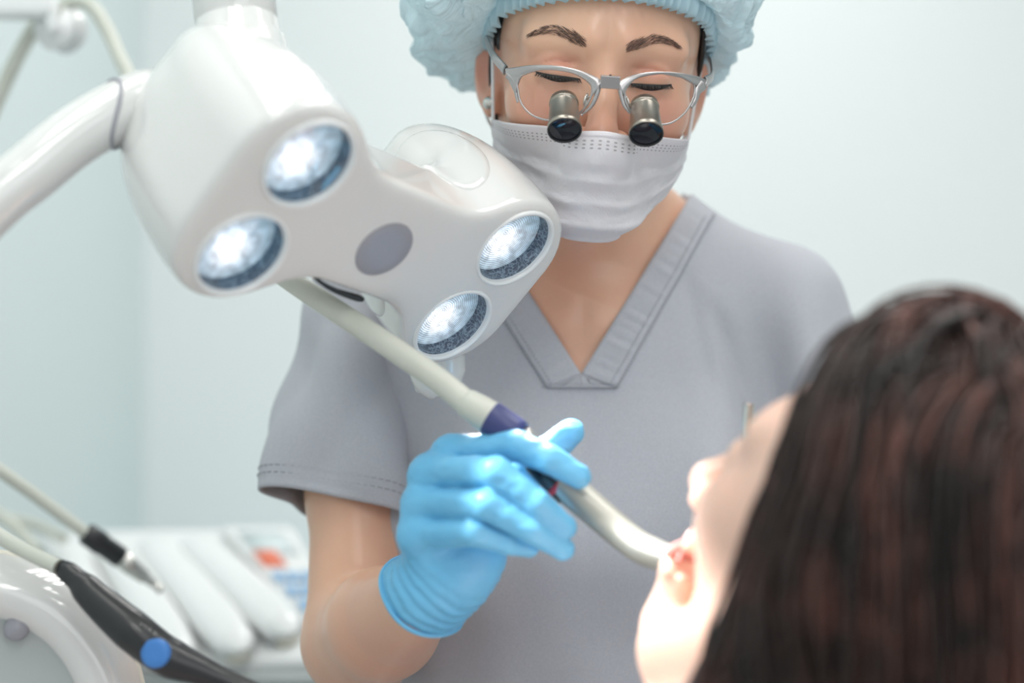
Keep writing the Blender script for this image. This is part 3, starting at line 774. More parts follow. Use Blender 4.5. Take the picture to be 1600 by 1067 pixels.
# ---- bouffant cap
na, ns = 420, 110
th = np.linspace(0, 2 * np.pi, na, endpoint=False)
def band_pt(t, lift=0.0):
    """elastic edge: forehead at t=-90 deg, nape at +90"""
    x, y = math.cos(t), math.sin(t)
    fz = 0.049 if y < 0 else 0.049
    z = 0.012 + 0.040 * (-y) if y < 0 else 0.012 - 0.055 * y
    z += -0.008 * (abs(x) ** 6) * (y > -0.5)
    z = z + (-0.002 if x < 0 else 0.004) * abs(x)
    sc_ = math.sqrt(max(0.05, 1 - ((z - 0.036) / 0.088) ** 2))
    return A(x * (0.0735 * sc_ + 0.005 + lift), 0.016 + y * (0.094 * sc_ + 0.005 + lift), z)
G = np.zeros((na, ns, 3)); apex = A(-0.010, 0.05, 0.165)
for i, t in enumerate(th):
    x, y = math.cos(t), math.sin(t); er_ = A(x, y, 0)
    B = band_pt(t) + A(0, 0, 0.013 * sstep(-0.2, 0.6, -y)) + er_ * 0.003
    o = 0.034 + 0.032 * max(0, -x) ** 1.5 - 0.010 * max(0, x) + 0.035 * max(0, y)
    if y < -0.55: o *= 1 - 0.55 * sstep(0.55, 0.95, -y)
    dip = 0.030 * (max(0, -x) ** 2) + 0.022 * max(0, x) ** 2 + 0.02 * max(0, y)
    c = [B, B + er_ * 0.55 * o - A(0, 0, dip), B + er_ * 1.25 * o - A(0, 0, 0.012 + dip * 0.2), B + er_ * 1.3 * o + A(0, 0, 0.075), apex + er_ * 0.08 + A(0, 0, 0.005), apex]
    s = np.linspace(0, 1, ns) ** 1.0
    bz = sum(math.comb(5, k) * (1 - s[:, None]) ** (5 - k) * s[:, None] ** k * c[k] for k in range(6))
    G[i] = bz
q = G.reshape(-1, 3).copy(); s = np.tile(np.linspace(0, 1, ns), na); tt = np.repeat(th, ns)
out = q - A(0, 0.03, 0.06); out /= np.linalg.norm(out, axis=1)[:, None]
pl = np.sin(46 * tt + 2.5 * vnoise(np.stack([np.cos(tt) * 4, np.sin(tt) * 4, s * 3], 1)) + 4 * s)
q += out * (0.0032 * pl * sstep(0.0, 0.05, s) * sstep(0.6, 0.1, s))[:, None]
q += out * (0.012 * (np.abs(fbm(q * A(44, 44, 32), 4)) - 0.3) * sstep(0.02, 0.2, s))[:, None]
q += out * (0.006 * fbm(q * 16 + 5, 2) * sstep(0.05, 0.3, s))[:, None]
cap = part('bouffant_cap', MB().grid(HW(q).reshape(na, ns, 3), cu=True), M['cap'], dentist, 'pale blue gathered cap')
nb = 900; tb = np.linspace(0, 2 * np.pi, nb, endpoint=False); G = np.zeros((nb, 7, 3))
for i, t in enumerate(tb):
    B = band_pt(t); er_ = A(math.cos(t), math.sin(t), 0)
    w = math.sin(t * 74 + 1.5 * math.sin(t * 11))
    for j in range(7):
        f = j / 6
        G[i, j] = B + er_ * (0.0035 + 0.0028 * w * (1 - 0.8 * f) + 0.001 * f + 0.002 * math.sin(f * 3.14)) + A(0, 0, -0.003 + 0.018 * f + 0.001 * w * (1 - f))
part('elastic_band', MB().grid(HW(G.reshape(-1, 3)).reshape(nb, 7, 3), cu=True), M['capband'], cap, solid=0.0006)

# ---- gloved hand (her right)
GD = 1.0
W0 = P(702, 893, 1.05)
def J(*l): return [P(*a) for a in l]
KN = {'index': J((706, 706, 1.045), (806, 697, 1.010), (858, 717, 1.000), (905, 745, 1.000)),
      'middle': J((668, 738, 1.040), (775, 738, 0.992), (838, 787, 0.992), (882, 824, 1.000)),
      'ring': J((656, 788, 1.035), (762, 788, 0.990), (830, 828, 0.992), (880, 858, 1.002)),
      'pinky': J((650, 836, 1.030), (742, 832, 0.995), (792, 847, 1.000), (826, 856, 1.008))}
RAD = {'index': (0.0102, 0.0094, 0.0086, 0.0072), 'middle': (0.0105, 0.0096, 0.0086, 0.0073), 'ring': (0.010, 0.0092, 0.0080, 0.0068), 'pinky': (0.0095, 0.0082, 0.0070, 0.0060)}
TH = J((716, 860, 1.065), (790, 775, 1.075), (850, 712, 1.056), (892, 676, 1.046)); TR = (0.018, 0.0125, 0.0105, 0.0085)
def hand_sdf(p):
    palm = None
    for k in KN:
        m = KN[k][0]; e = cone(p, W0 + (m - KN['ring'][0]) * 0.35, m + nrm(m - W0) * -0.004, 0.0185, 0.0122)
        palm = e if palm is None else smin(palm, e, 0.012)
    palm = smin(palm, cone(p, P(745, 862, 1.045), P(735, 845, 1.05), 0.017, 0.014), 0.02)
    d = palm
    fing = None
    for k in KN:
        e = chain(p, KN[k], RAD[k], 0.002); fing = e if fing is None else smin(fing, e, 0.0012)
    d = smin(d, fing, 0.008)
    d = smin(d, chain(p, TH, TR, 0.004), 0.008)
    # wrist and gauntlet
    d = smin(d, cone(p, W0, P(664, 934, 1.062), 0.0255, 0.0258), 0.012)
    d = smin(d, smax(arm_r(p) - 0.0020, sph(p, P(664, 934, 1.062), 0.050), 0.004), 0.008)
    return d
def glove_sdf(p):
    d = hand_sdf(p)
    f = 0.0004 * fbm(p * A(150, 150, 260), 2)
    near = sstep(0.05, 0.02, np.linalg.norm(p - P(668, 925, 1.06), axis=1))
    ax_ = nrm(W0 - WRI); t = (p - P(664, 934, 1.062)) @ nrm(P(702, 893, 1.05) - P(664, 934, 1.062))
    f = f + near * (0.0008 * np.sin(t * 900 + 2 * vnoise(p * 60)))
    d = d - f
    # cut the cuff open with a slanted plane
    c0 = P(662, 940, 1.062); nn = nrm(P(702, 880, 1.045) - c0)
    return smax(d, -((p - c0) @ nn) - 0.001, 0.002)
xs, ys, zs = axis_of([(-0.085, 0.06, 0.0013)]), axis_of([(0.97, 1.10, 0.0014)]), axis_of([(1.06, 1.22, 0.0013)])
glove = part('glove', sdf_mesh('glove', glove_sdf, xs, ys, zs), M['glove'], dentist, 'blue nitrile glove')
# rolled cuff edge
c0 = P(662, 940, 1.062); nn = nrm(P(702, 880, 1.045) - c0)
X = nrm(np.cross(nn, A(0, 1, 0))); Y = np.cross(nn, X)
pts = []
for t in np.linspace(0, 2 * np.pi, 60):
    o = c0 - nn * 0.0008; dv = math.cos(t) * X + math.sin(t) * Y
    pp, k = march(lambda p: hand_sdf(p), np.array([o + dv * 0.06]), np.array([-dv]), 0.06); pts.append(pp[0] + dv * 0.0004 + nn * 0.001 * math.sin(3 * t))
part('cuff_roll', MB().tube(np.array(pts), 0.0015, 10, caps=False), M['glove'], glove)

# her left hand, gloved, beyond the patient's face, holding the rod of a mouth mirror
LK = [A(0.172, 1.035, 1.098), A(0.168, 1.022, 1.084), A(0.168, 1.014, 1.068), A(0.172, 1.010, 1.054)]
def left_sdf(p):
    d = None
    for k, kn in enumerate(LK):
        e = cone(p, WRIL + (kn - LK[1]) * 0.4, kn, 0.0185, 0.0120); d = e if d is None else smin(d, e, 0.012)
    fg = None
    for k, kn in enumerate(LK):
        o = A(0, 0, -0.013 * k)
        mid = A(0.146, 0.990 - 0.003 * k, 1.112) + o; tp = A(0.131, 0.987, 1.098) + o * 0.9; end = A(0.134, 0.996, 1.090) + o * 0.85
        e = chain(p, [kn, mid, tp, end], [0.0100, 0.0090, 0.0078, 0.0066], 0.002); fg = e if fg is None else smin(fg, e, 0.0012)
    d = smin(d, fg, 0.007)
    d = smin(d, chain(p, [WRIL + A(-0.018, 0.0, 0.012), A(0.166, 1.052, 1.118), A(0.146, 1.022, 1.122), A(0.138, 1.006, 1.106)], [0.016, 0.0115, 0.0100, 0.0080], 0.004), 0.008)
    d = smin(d, cone(p, WRIL, WRIL + nrm(ELBL - WRIL) * 0.035, 0.0270, 0.0290), 0.012)
    return smax(d, (p - WRIL) @ nrm(ELBL - WRIL) - 0.034, 0.002)
part('glove', sdf_mesh('glove', left_sdf, axis_of([(0.11, 0.29, 0.0022)]), axis_of([(0.96, 1.15, 0.0022)]), axis_of([(0.99, 1.15, 0.0022)])), M['glove'], dentist, 'blue nitrile glove')
# ================================================================== loupe spectacles
lou = thing('loupe_spectacles', "silver browline spectacles with two magnifying loupe barrels, worn on the masked person's nose", 'spectacles', HW((0, -0.1, 0)))
def GP(x, y):
    d = 1.098 + 0.030 * ((x - 951) / 155) ** 2
    return P(x, y, d)
def rim(pts, n=90): return np.array([GP(*p) for p in spline(pts + pts[:1], n)])
LL = [(808, 133), (818, 116), (850, 108), (890, 112), (920, 126), (925, 145), (914, 168), (893, 184), (860, 188), (832, 180), (814, 160)]
LR = [(976, 142), (990, 124), (1020, 114), (1055, 118), (1082, 128), (1084, 150), (1070, 176), (1045, 193), (1014, 192), (990, 178), (978, 160)]
for L in (LL, LR):
    R_ = rim(L)
    part('lens_rim', MB().tube(R_, 0.0007, 8, caps=False), M['frame'], lou)
    c = R_.mean(0); b = MB(); V = [c + A(0, -0.0015, 0)] + list(R_[:-1]) ; n = len(R_) - 1
    b.add(V, [np.array([[0, 1 + i, 1 + (i + 1) % n] for i in range(n)])])
    part('spectacle_lens', b, M['lens'], lou)
# brow bars: tapering flat bars over each lens (upper edge, lower edge)
def bar(top, bot, n=60, th=0.0024):
    a = spline(top, n); c = spline(bot, n); G = np.zeros((n, 8, 3))
    for i in range(n):
        t, l = GP(*a[i]), GP(*c[i]); f = A(0, -th / 2, 0)
        G[i] = [t + f * 0.6, t * .95 + l * .05 + f, t * 0.5 + l * 0.5 + f, l * .95 + t * .05 + f, l + f * 0.6, l - f, t * 0.5 + l * 0.5 - f, t - f]
    b = MB().grid(G, cv=True); k = b.n
    b.f.setdefault(8, []).append(np.array([list(range(8))[::-1], list(range(k - 8, k))])); return b
part('brow_bar', bar([(788, 106), (800, 106), (830, 102), (870, 103), (905, 110), (932, 121), (940, 127)], [(793, 122), (806, 146), (812, 122), (850, 109), (890, 113), (920, 130), (926, 150)]), M['frame'], lou)
part('brow_bar', bar([(966, 128), (985, 119), (1012, 113), (1050, 113), (1085, 118), (1105, 125)], [(974, 150), (981, 136), (1000, 121), (1048, 116), (1084, 132), (1100, 141)]), M['frame'], lou)
def side_piece(pts, r): return MB().tube(np.array([GP(*p) for p in spline(pts, 24)]), r, 8, flat=(1, 0.6))
part('end_piece', side_piece([(793, 118), (803, 128), (806, 146), (809, 160)], np.linspace(0.0022, 0.0009, 24)), M['frame'], lou)
part('end_piece', side_piece([(1098, 132), (1090, 142), (1087, 156), (1080, 168)], np.linspace(0.0040, 0.0010, 24)), M['frame'], lou)
part('nose_strut', side_piece([(936, 126), (933, 146), (924, 166), (908, 180)], np.linspace(0.0020, 0.0008, 24)), M['frame'], lou)
part('nose_strut', side_piece([(968, 132), (971, 150), (976, 166), (986, 178)], np.linspace(0.0018, 0.0008, 24)), M['frame'], lou)
# bridge clip
bc = GP(953, 129) + A(0, -0.002, 0)
cl_ = part('bridge_clip', MB().box(bc, A(0.0062, 0, -0.0004), A(0, 0.0035, 0.0008), A(0.0002, -0.0010, 0.0040)), M['frame'], lou, bevel=0.0006); flat(cl_)
part('clip_screw', MB().lathe(bc + A(0, -0.0035, 0.0036), (0, -0.3, 1), [(0, 0.0008), (0.0006, 0.0008), (0.0007, 0)], 12), M['black'], cl_)
# nose pads
for x, y, s in ((916, 157, 1), (979, 160, -1)):
    c = P(x, y, 1.106); b = MB()
    a = np.linspace(0, 2 * np.pi, 16, endpoint=False)
    G = np.array([[c + r * (A(0.0016 * s, 0.0030, 0) * np.cos(t) + A(0.0012 * s, 0, 0.0050) * np.sin(t)) + A(-0.0016 * s, 0, 0) * (h) for t in a] for r, h in ((0.01, 0.5), (0.7, 0.45), (1, 0), (0.7, -0.45), (0.01, -0.5))])
    pd = part('nose_pad', b.grid(G, cv=True), M['steel'], lou)
    part('pad_arm', MB().tube(spline([c, c + A(0.002 * s, -0.004, 0.002), GP(x + 8 * s, y - 5)], 8), 0.0005, 6), M['steel'], pd)
# temples
for s, (x, y), nm in ((-1, (790, 110), 0), (1, (1101, 128), 1)):
    pts = spline([GP(x, y), HW((s * 0.0745, -0.055, 0.004)), HW((s * 0.079, -0.01, 0.010)), HW((s * 0.080, 0.025, 0.008)), HW((s * 0.078, 0.05, -0.015))], 40)
    part('temple', MB().tube(pts, np.linspace(0.0030, 0.0018, 40), 8, flat=(1.2, 0.45)), M['frame'] if s < 0 else M['frame'], lou)
# loupe barrels through the lower lens
for bx, by, fx, fy in ((881, 163, 887, 201), (1007, 169, 1011, 206)):
    a0 = P(bx, by, 1.095); ax_ = nrm(A((fx - bx) * 0.00018, -0.62, -0.785))
    a0 = P(bx, by, 1.099)
    Ln = 0.0235
    prof = [(-0.004, 0.0), (-0.004, 0.0088), (-0.0012, 0.0090), (-0.001, 0.0096), (0.0004, 0.0096), (0.0006, 0.0090), (0.002, 0.0092), (Ln - 0.004, 0.0106), (Ln - 0.0035, 0.0110), (Ln, 0.0112), (Ln + 0.0003, 0.0109)]
    bl_ = part('loupe_barrel', MB().lathe(a0, ax_, prof, 56), M['barrel'], lou)
    part('front_ring', MB().lathe(a0, ax_, [(Ln - 0.0002, 0.0111), (Ln + 0.0006, 0.0110), (Ln + 0.0007, 0.0102), (Ln - 0.0006, 0.0100)], 56), M['black'], bl_)
    part('front_glass', MB().lathe(a0, ax_, [(Ln - 0.0004, 0.0101), (Ln + 0.0002, 0.0075), (Ln + 0.0006, 0.0045), (Ln + 0.0008, 0.0015), (Ln + 0.0008, 0)], 56), M['dark_glass'], bl_)

# ================================================================== dental operating lamp
LR3 = np.array([[.59106448, .61220582, .52521121], [.781722, -.27421226, -.56010565], [-.19888058, .74162772, -.64065188]])
LC = A(-.07495119, 1.03, 1.30379537)
LU, LV, LN = LR3[:, 0], LR3[:, 1], LR3[:, 2]           # along the bar of two lobes, along a lens pair, out of the front
LA, LB, LRAD = 0.0964, 0.0330, 0.0283
def LW_(u, v, w): return LC + LU * u + LV * v + LN * w
def lobe(q, s):
    du = q[:, 0] - s * 0.0985; dv = np.sign(q[:, 1]) * np.maximum(np.abs(q[:, 1]) - 0.0235, 0)
    t = -q[:, 2]
    e = ell(np.stack([du + s * 0.10 * t * 0, dv, t], 1), (0, 0, 0.030), (0.0462, 0.0462, 0.108))
    return smax(e, q[:, 2], 0.010)
def lamp_solid(q):
    a, b_ = lobe(q, -1), lobe(q, 1)
    br = np.maximum(np.abs(q[:, 0]) - 0.09, 0)
    h = 0.036 + 0.006 * (q[:, 1] > 0)
    yb = np.abs(q[:, 1] - 0.004) - (0.036)
    zb = np.maximum(q[:, 2], -q[:, 2] - 0.052)
    bb = smax(smax(yb, zb, 0.012), np.abs(q[:, 0]) - 0.085, 0.01)
    d = smin(smin(a, bb, 0.028), smin(b_, bb, 0.028), 0.01)
    return smax(d, q[:, 2], 0.006)
ARM0, ARM1 = LW_(-0.100, 0.004, -0.066), P(236, 158, 1.012)
def lamp_sdf(p):
    q = (p - LC) @ LR3
    d = lamp_solid(q)
    d = smin(d, cone(p, ARM0, ARM1 * 0.6 + ARM0 * 0.4, 0.024, 0.0205), 0.018)
    for su in (-1, 1):
        for sv in (-1, 1):
            r = np.hypot(q[:, 0] - su * LA, q[:, 1] - sv * LB)
            d = smax(d, -np.maximum(r - (LRAD - 0.0008), -q[:, 2] - 0.024), 0.001)
    # shallow seat of the sensor window
    return d
lamp = thing('dental_lamp', 'large white two-lobed dental operating lamp with four lit round lenses, left of the masked person', 'lamp', LW_(0, 0, -0.05))
ext = 0.19
housing = part('lamp_housing', sdf_mesh('lamp_housing', lamp_sdf, axis_of([(LC[0] - 0.21, LC[0] + 0.16, 0.0021)]), axis_of([(LC[1] - 0.16, LC[1] + 0.23, 0.0021)]), axis_of([(LC[2] - 0.12, LC[2] + 0.21, 0.0021)])), M['lamp_shell'], lamp)
# the front cover of the housing is a satin moulding, the shell behind it glossy
me = housing.data; nn_ = np.empty(len(me.vertices) * 3, np.float32); me.vertices.foreach_get('normal', nn_)
at = me.attributes.new('satin', 'FLOAT', 'POINT'); at.data.foreach_set('value', sstep(0.78, 0.97, nn_.reshape(-1, 3) @ LN).astype(np.float32))
nt = M['lamp_shell'].node_tree; pb = nt.nodes['Principled BSDF']; an_ = nt.nodes.new('ShaderNodeAttribute'); an_.attribute_name = 'satin'
for key, a_, b_ in (('Roughness', 0.12, 0.55), ('Coat Weight', 0.7, 0.0)):
    mr = nt.nodes.new('ShaderNodeMapRange'); mr.inputs[3].default_value = a_; mr.inputs[4].default_value = b_
    nt.links.new(an_.outputs['Fac'], mr.inputs[0]); nt.links.new(mr.outputs[0], pb.inputs[key])
for su in (-1, 1):
    for sv in (-1, 1):
        o = LW_(su * LA, sv * LB, 0)
        un = part('light_unit', MB().lathe(o, LN, [(-0.0225, LRAD - 0.0012), (-0.012, LRAD - 0.0011), (-0.001, LRAD - 0.001)], 64), M['bubble'], lamp, 'lit lens unit')
        part('lens_ring', MB().lathe(o, LN, [(-0.003, LRAD - 0.0014), (0.0002, LRAD - 0.0012), (0.0009, LRAD - 0.0002), (0.0008, LRAD + 0.0008), (-0.0008, LRAD + 0.0016), (-0.003, LRAD + 0.001)], 64), M['white'], un)
        # LED optic at the bottom of the bowl
        rr = [0.0001, 0.004, 0.009, 0.015, 0.021, LRAD - 0.0014]; n = 64
        N_ = LU; B_ = LV; a = np.linspace(0, 2 * np.pi, n, endpoint=False)
        G = np.array([o - LN * (0.0155 - 2.5 * r * r) + r * (np.cos(a)[:, None] * N_ + np.sin(a)[:, None] * B_) for r in rr])
        me = MB().grid(G, cv=True).mesh('led_optic'); uvl = me.uv_layers.new(name='UVMap')
        u2 = np.array([[0.5 + 0.5 * r / 0.028 * math.cos(t), 0.5 + 0.5 * r / 0.028 * math.sin(t)] for r in rr for t in a], np.float32)
        li = np.empty(len(me.loops), np.int32); me.loops.foreach_get('vertex_index', li); uvl.data.foreach_set('uv', u2[li].ravel())
        part('led_optic', me, M['led'], un)
        part('lens_glass', MB().lathe(o, LN, [(-0.0012, LRAD - 0.0012), (-0.0002, 0.02), (0.0004, 0.01), (0.0006, 0.0001)], 64), M['cover'], un)
        l = bpy.data.lights.new('lens_beam', 'SPOT'); l.energy = 4.2; l.spot_size = math.radians(36); l.spot_blend = 0.2; l.shadow_soft_size = 0.012; l.color = (1, 0.98, 0.95)
        lo = bpy.data.objects.new('lens_beam', l); COL.objects.link(lo)
        pos = o + LN * 0.012; lo.location = Vector(pos); tgt = P(1050, 1040, 0.92)
        lo.rotation_euler = Vector(tgt - pos).to_track_quat('-Z', 'Y').to_euler()
# grey oval sensor window
a = np.linspace(0, 2 * np.pi, 56, endpoint=False)
G = np.array([[LW_(-0.004 + r * 0.0195 * math.cos(t), 0.001 + r * 0.0195 * math.sin(t), h) for t in a] for r, h in ((1.0, -0.002), (1.0, 0.0003), (0.97, 0.0006), (0.6, 0.0008), (0.01, 0.0008))])
part('sensor_window', MB().grid(G, cv=True), M['sensor'], lamp, 'round grey sensor window')
# black slot under the bridge
G = [LW_(-0.030, -0.0385, -0.010), LW_(0.000, -0.0405, -0.010)]
part('vent_slot', MB().tube(spline([LW_(-0.034, -0.034, -0.004), LW_(-0.014, -0.037, -0.003), LW_(0.012, -0.037, -0.003)], 12), np.r_[0.0006, np.linspace(0.0012, 0.0024, 10), 0.0016], 10), M['black'], lamp, 'black slot')
# translucent caps on the inner shoulders of the right lobe
def cap_sdf(sv):
    def f(p):
        q = (p - LC) @ LR3
        d = lamp_solid(q) - 0.0014
        c = A(0.066, sv * 0.036, -0.062)
        return smax(d, sph(q * A(1, 1, 0.7), c * A(1, 1, 0.7), 0.032), 0.003)
    return f
for sv in (1, -1):
    c = LW_(0.066, sv * 0.036, -0.062)
    part('shoulder_cap', sdf_mesh('shoulder_cap', cap_sdf(sv), axis_of([(c[0] - 0.055, c[0] + 0.055, 0.0022)]), axis_of([(c[1] - 0.055, c[1] + 0.055, 0.0022)]), axis_of([(c[2] - 0.055, c[2] + 0.055, 0.0022)])), M['lamp'], lamp)
# grip that shows below the right lobe
part('grip_tip', MB().tube(spline([LW_(0.095, -0.030, -0.060), P(700, 566, 1.165), P(665, 598, 1.165), P(650, 611, 1.165)], 20), np.r_[np.full(15, 0.0125), 0.0118, 0.0105, 0.0085, 0.005, 0.0005], 20), M['lamp'], lamp)
# side arm on the left, with the seam of its cover
arm = spline([ARM1 * 0.7 + ARM0 * 0.3, ARM1, P(190, 172, 1.00), P(120, 212, 0.985), P(50, 268, 0.97), P(-40, 345, 0.955), P(-330, 640, 0.92)], 60)
part('side_arm', MB().tube(arm, np.interp(np.linspace(0, 1, 60), [0, .12, .3, 1], [0.0186, 0.0196, 0.0178, 0.0165]), 32), M['lamp'], lamp)
sm_ = []
for t in np.linspace(0, 2 * np.pi, 80):
    i = 21.5 - 3.5 * math.sin(t + 0.6) + 1.2 * math.sin(2 * t); i0 = int(i); c = arm[i0] * (1 - (i - i0)) + arm[i0 + 1] * (i - i0); T = nrm(arm[i0 + 1] - arm[i0])
    X = nrm(np.cross(T, A(0, 0, 1))); Y = np.cross(X, T); sm_.append(c + (np.interp(i / 59, [0, .12, .3, 1], [0.0186, 0.0196, 0.0178, 0.0165]) + 0.0002) * (math.cos(t) * X + math.sin(t) * Y))
part('arm_seam', MB().tube(np.array(sm_), 0.0012, 8, caps=False), M['sensor'], lamp)
# neck joint on top
nb_ = P(372, 62, 1.045); nt_ = P(358, -90, 1.06)
ax_ = nrm(nt_ - nb_)
part('neck_joint', MB().lathe(nb_ - ax_ * 0.02, ax_, [(0, 0.030), (0.018, 0.029), (0.022, 0.0262), (0.030, 0.0255), (0.031, 0.0248), (0.032, 0.0255), (0.06, 0.0258), (0.12, 0.027), (0.2, 0.03)], 40), M['lamp'], lamp)

# ================================================================== handpiece and its hose
hp = thing('suction_handpiece', 'silver angled handpiece with navy ring on a grey hose, held in the blue glove', 'handpiece', P(900, 760, 1.018))
hose = spline([P(395, 395, 1.10), P(450, 435, 1.075), P(520, 482, 1.06), P(600, 535, 1.045), P(680, 590, 1.035), P(732, 632, 1.028)], 60)
part('hose', MB().tube(hose, np.linspace(0.0068, 0.0078, 60), 20), M['hose'], hp, 'pale grey hose')
def seg(a, b_, prof): # lathe between two points, prof in (fraction, radius)
    L = np.linalg.norm(b_ - a); return MB().lathe(a, b_ - a, [(f * L, r) for f, r in prof], 36)
a, c = P(726, 627, 1.029), P(768, 654, 1.024)
part('connector', seg(a, c, [(0, 0.0), (0, 0.0080), (0.08, 0.0088), (0.6, 0.0098), (0.95, 0.0102), (1, 0.0098), (1, 0)]), M['hose'], hp)
a, c2 = P(764, 651, 1.0245), P(812, 683, 1.021)
part('ring', seg(a, c2, [(0, 0.0), (0, 0.0100), (0.05, 0.0106), (0.8, 0.0102), (1, 0.0096), (1, 0)]), M['navy'], hp, 'navy ring')
a, c = P(806, 680, 1.0215), P(862, 738, 1.019)
part('collar', seg(a, c, [(0, 0), (0, 0.0090), (0.2, 0.0092), (0.9, 0.0092), (1, 0.009), (1, 0)]), M['steel'], hp)
a, c = P(838, 715, 1.020), P(893, 770, 1.018)
part('grip', seg(a, c, [(0, 0), (0, 0.0096), (0.4, 0.0102), (0.95, 0.0098), (1, 0.0090), (1, 0)]), M['blackp'], hp, 'black grip')
part('red_band', seg(P(873, 750, 1.0187), P(880, 757, 1.0185), [(0, 0.0096), (0, 0.0102), (1, 0.0102), (1, 0.0096)]), M['red'], hp, 'red band')
tip = spline([P(876, 752, 1.018), P(915, 785, 1.014), P(960, 824, 1.006), P(990, 848, 0.997), P(1012, 861, 0.988), P(1045, 873, 0.973), P(1085, 887, 0.955), P(1112, 897, 0.94)], 60)
part('nozzle', MB().tube(tip, np.interp(np.linspace(0, 1, 60), [0, .1, .35, .6, .7, 1], [0.0096, 0.0098, 0.0094, 0.0092, 0.0082, 0.0050]), 28), M['satin'], hp, 'brushed silver nozzle')

# ================================================================== the patient
F2 = A(-0.57, 0.65, 0.50); U2 = A(0.54, -0.33, 0.80)
U2 = nrm(U2); F2 = nrm(F2 - U2 * (F2 @ U2)); X2 = np.cross(U2, -F2) * 1.0   # local x = y_back cross z? (right-handed: x = y cross z)
Yb = -F2; X2 = np.cross(Yb, U2)
R2 = np.stack([X2, Yb, U2], 1)
HC2 = P(1092, 735, 0.94) - R2 @ A(0, -0.109, -0.039)
def H2(p): return (p - HC2) @ R2
def W2(q): return np.asarray(q) @ R2.T + HC2
CH2 = P(960, 1420, 0.93)
def patient_sdf(p):
    d = head_sdf(H2(p), True, 1.0)
    a = W2((0, 0.03, -0.065)); bN = P(1210, 1230, 0.90)
    d = smin(d, cone(p, a, bN, 0.052, 0.056), 0.025)
    d = smin(d, ell(p, P(1060, 1480, 0.91), (0.15, 0.15, 0.115)), 0.06)
    return d
pat = thing('person', 'person with long dark brown hair reclining with mouth open, seen from behind', 'person', P(1060, 1500, 0.91))
lo = P(850, 1620, 0.9); 
part('body', sdf_mesh('body', patient_sdf, axis_of([(0.0, 0.08, 0.004), (0.08, 0.18, 0.0022), (0.18, 0.31, 0.004)]), axis_of([(0.74, 1.08, 0.0028)]), axis_of([(0.87, 1.05, 0.005), (1.05, 1.25, 0.0022), (1.25, 1.34, 0.005)])), M['skin2'], pat)
def shirt_sdf(p):
    d = smin(ell(p, P(1060, 1480, 0.91) + A(0, 0, -0.006), (0.152, 0.152, 0.115)), cone(p, (0.02, 0.95, 0.87), (-0.42, 0.93, 0.74), 0.125, 0.13), 0.08)
    return smax(d + 0.003 * fbm(p * 18, 2), p[:, 0] - 0.19, 0.01)
part('shirt', sdf_mesh('shirt', shirt_sdf, axis_of([(-0.58, 0.26, 0.007)]), axis_of([(0.74, 1.12, 0.007)]), axis_of([(0.58, 1.07, 0.007)])), M['shirt'], pat)
# paper bib over the chest
def bib_sdf(p):
    d = ell(p, P(1060, 1480, 0.91), (0.155, 0.155, 0.120))
    return d
nu_, nv_ = 40, 40; G = np.zeros((nu_, nv_, 3)); K = np.zeros((nu_, nv_), bool)
for i in range(nu_):
    x = 0.035 + 0.08 * i / (nu_ - 1); O = np.stack([np.full(nv_, x), np.linspace(0.80, 1.02, nv_), np.full(nv_, 1.3)], 1)
    pts, k = march(bib_sdf, O, np.tile(A(0, 0, -1), (nv_, 1)), 0.5); pts[:, 2] += 0.003 + 0.002 * fbm(pts * 30, 2); G[i] = pts; K[i] = k
part('bib', MB().grid(G, keep=K), M['bib'], pat, 'white paper bib', solid=0.0012)
# lips
b = MB(); S = np.linspace(-1, 1, 24)
for z0, amp, rr in ((-0.0625, 0.002, 0.0042), (-0.0835, -0.003, 0.0052)):
    pts = [W2((0.0195 * s, -0.0835 - (0.0035 if z0 < -0.08 else 0) + 0.011 * s * s, z0 - amp * s * s * 3 - (0.006 * s * s if z0 > -0.08 else -0.010 * s * s))) for s in S]
    b.tube(np.array(pts), rr * (1 - 0.65 * S ** 2), 12)
part('lips', b, M['lip'], pat)
# brow and lashes of the side that shows are hidden by hair; closed-lid line
# hair mass under the strands
def hmass(q, g=0.0):
    d = ell(q, (0, 0.020, 0.045), (0.085 + g, 0.101 + g, 0.092 + g))
    d = smin(d, cone(q, (0.045, 0.03, -0.01), (0.060, 0.022, -0.15), 0.045 + g, 0.036 + g), 0.03)
    d = smin(d, cone(q, (-0.045, 0.045, -0.01), (-0.05, 0.05, -0.13), 0.045 + g, 0.035 + g), 0.03)
    d = smin(d, cone(q, (0, 0.09, 0.0), (-0.01, 0.11, -0.14), 0.06 + g, 0.06 + g), 0.03)
    return d
def hairmass_sdf(p):
    q = H2(p); d = hmass(q)
    cut = (-(q[:, 1] + 0.044) - 0.34 * (q[:, 2] - 0.085) * (q[:, 2] < 0.085)) * 0.9      # open the face
    cut = np.where(q[:, 2] < 0.02, -(q[:, 1] + 0.014) * 0.95, cut) if False else cut
    d = smax(d, cut, 0.006)
    return d
EXX = axis_of([(0.08, 0.40, 0.0042)]); 
hm = part('hair', sdf_mesh('hair', hairmass_sdf, axis_of([(0.07, 0.46, 0.0045)]), axis_of([(0.64, 1.10, 0.0045)]), axis_of([(0.93, 1.38, 0.0045)])), M['brown_base'], pat)
# strands
b = MB(); HB = [MB(), MB(), MB()]; NS = 4200; n_seg = 22
down = R2.T @ A(0, 0, -1)
roots = []
part_dir = nrm(A(0.0, 0.35, 1.0))
for k in range(NS):
    th = rng.uniform(0, 2 * np.pi); ph = math.acos(rng.uniform(0.05, 1.0))
    roots.append((th, ph))
th = np.array([r[0] for r in roots]); ph = np.array([r[1] for r in roots])
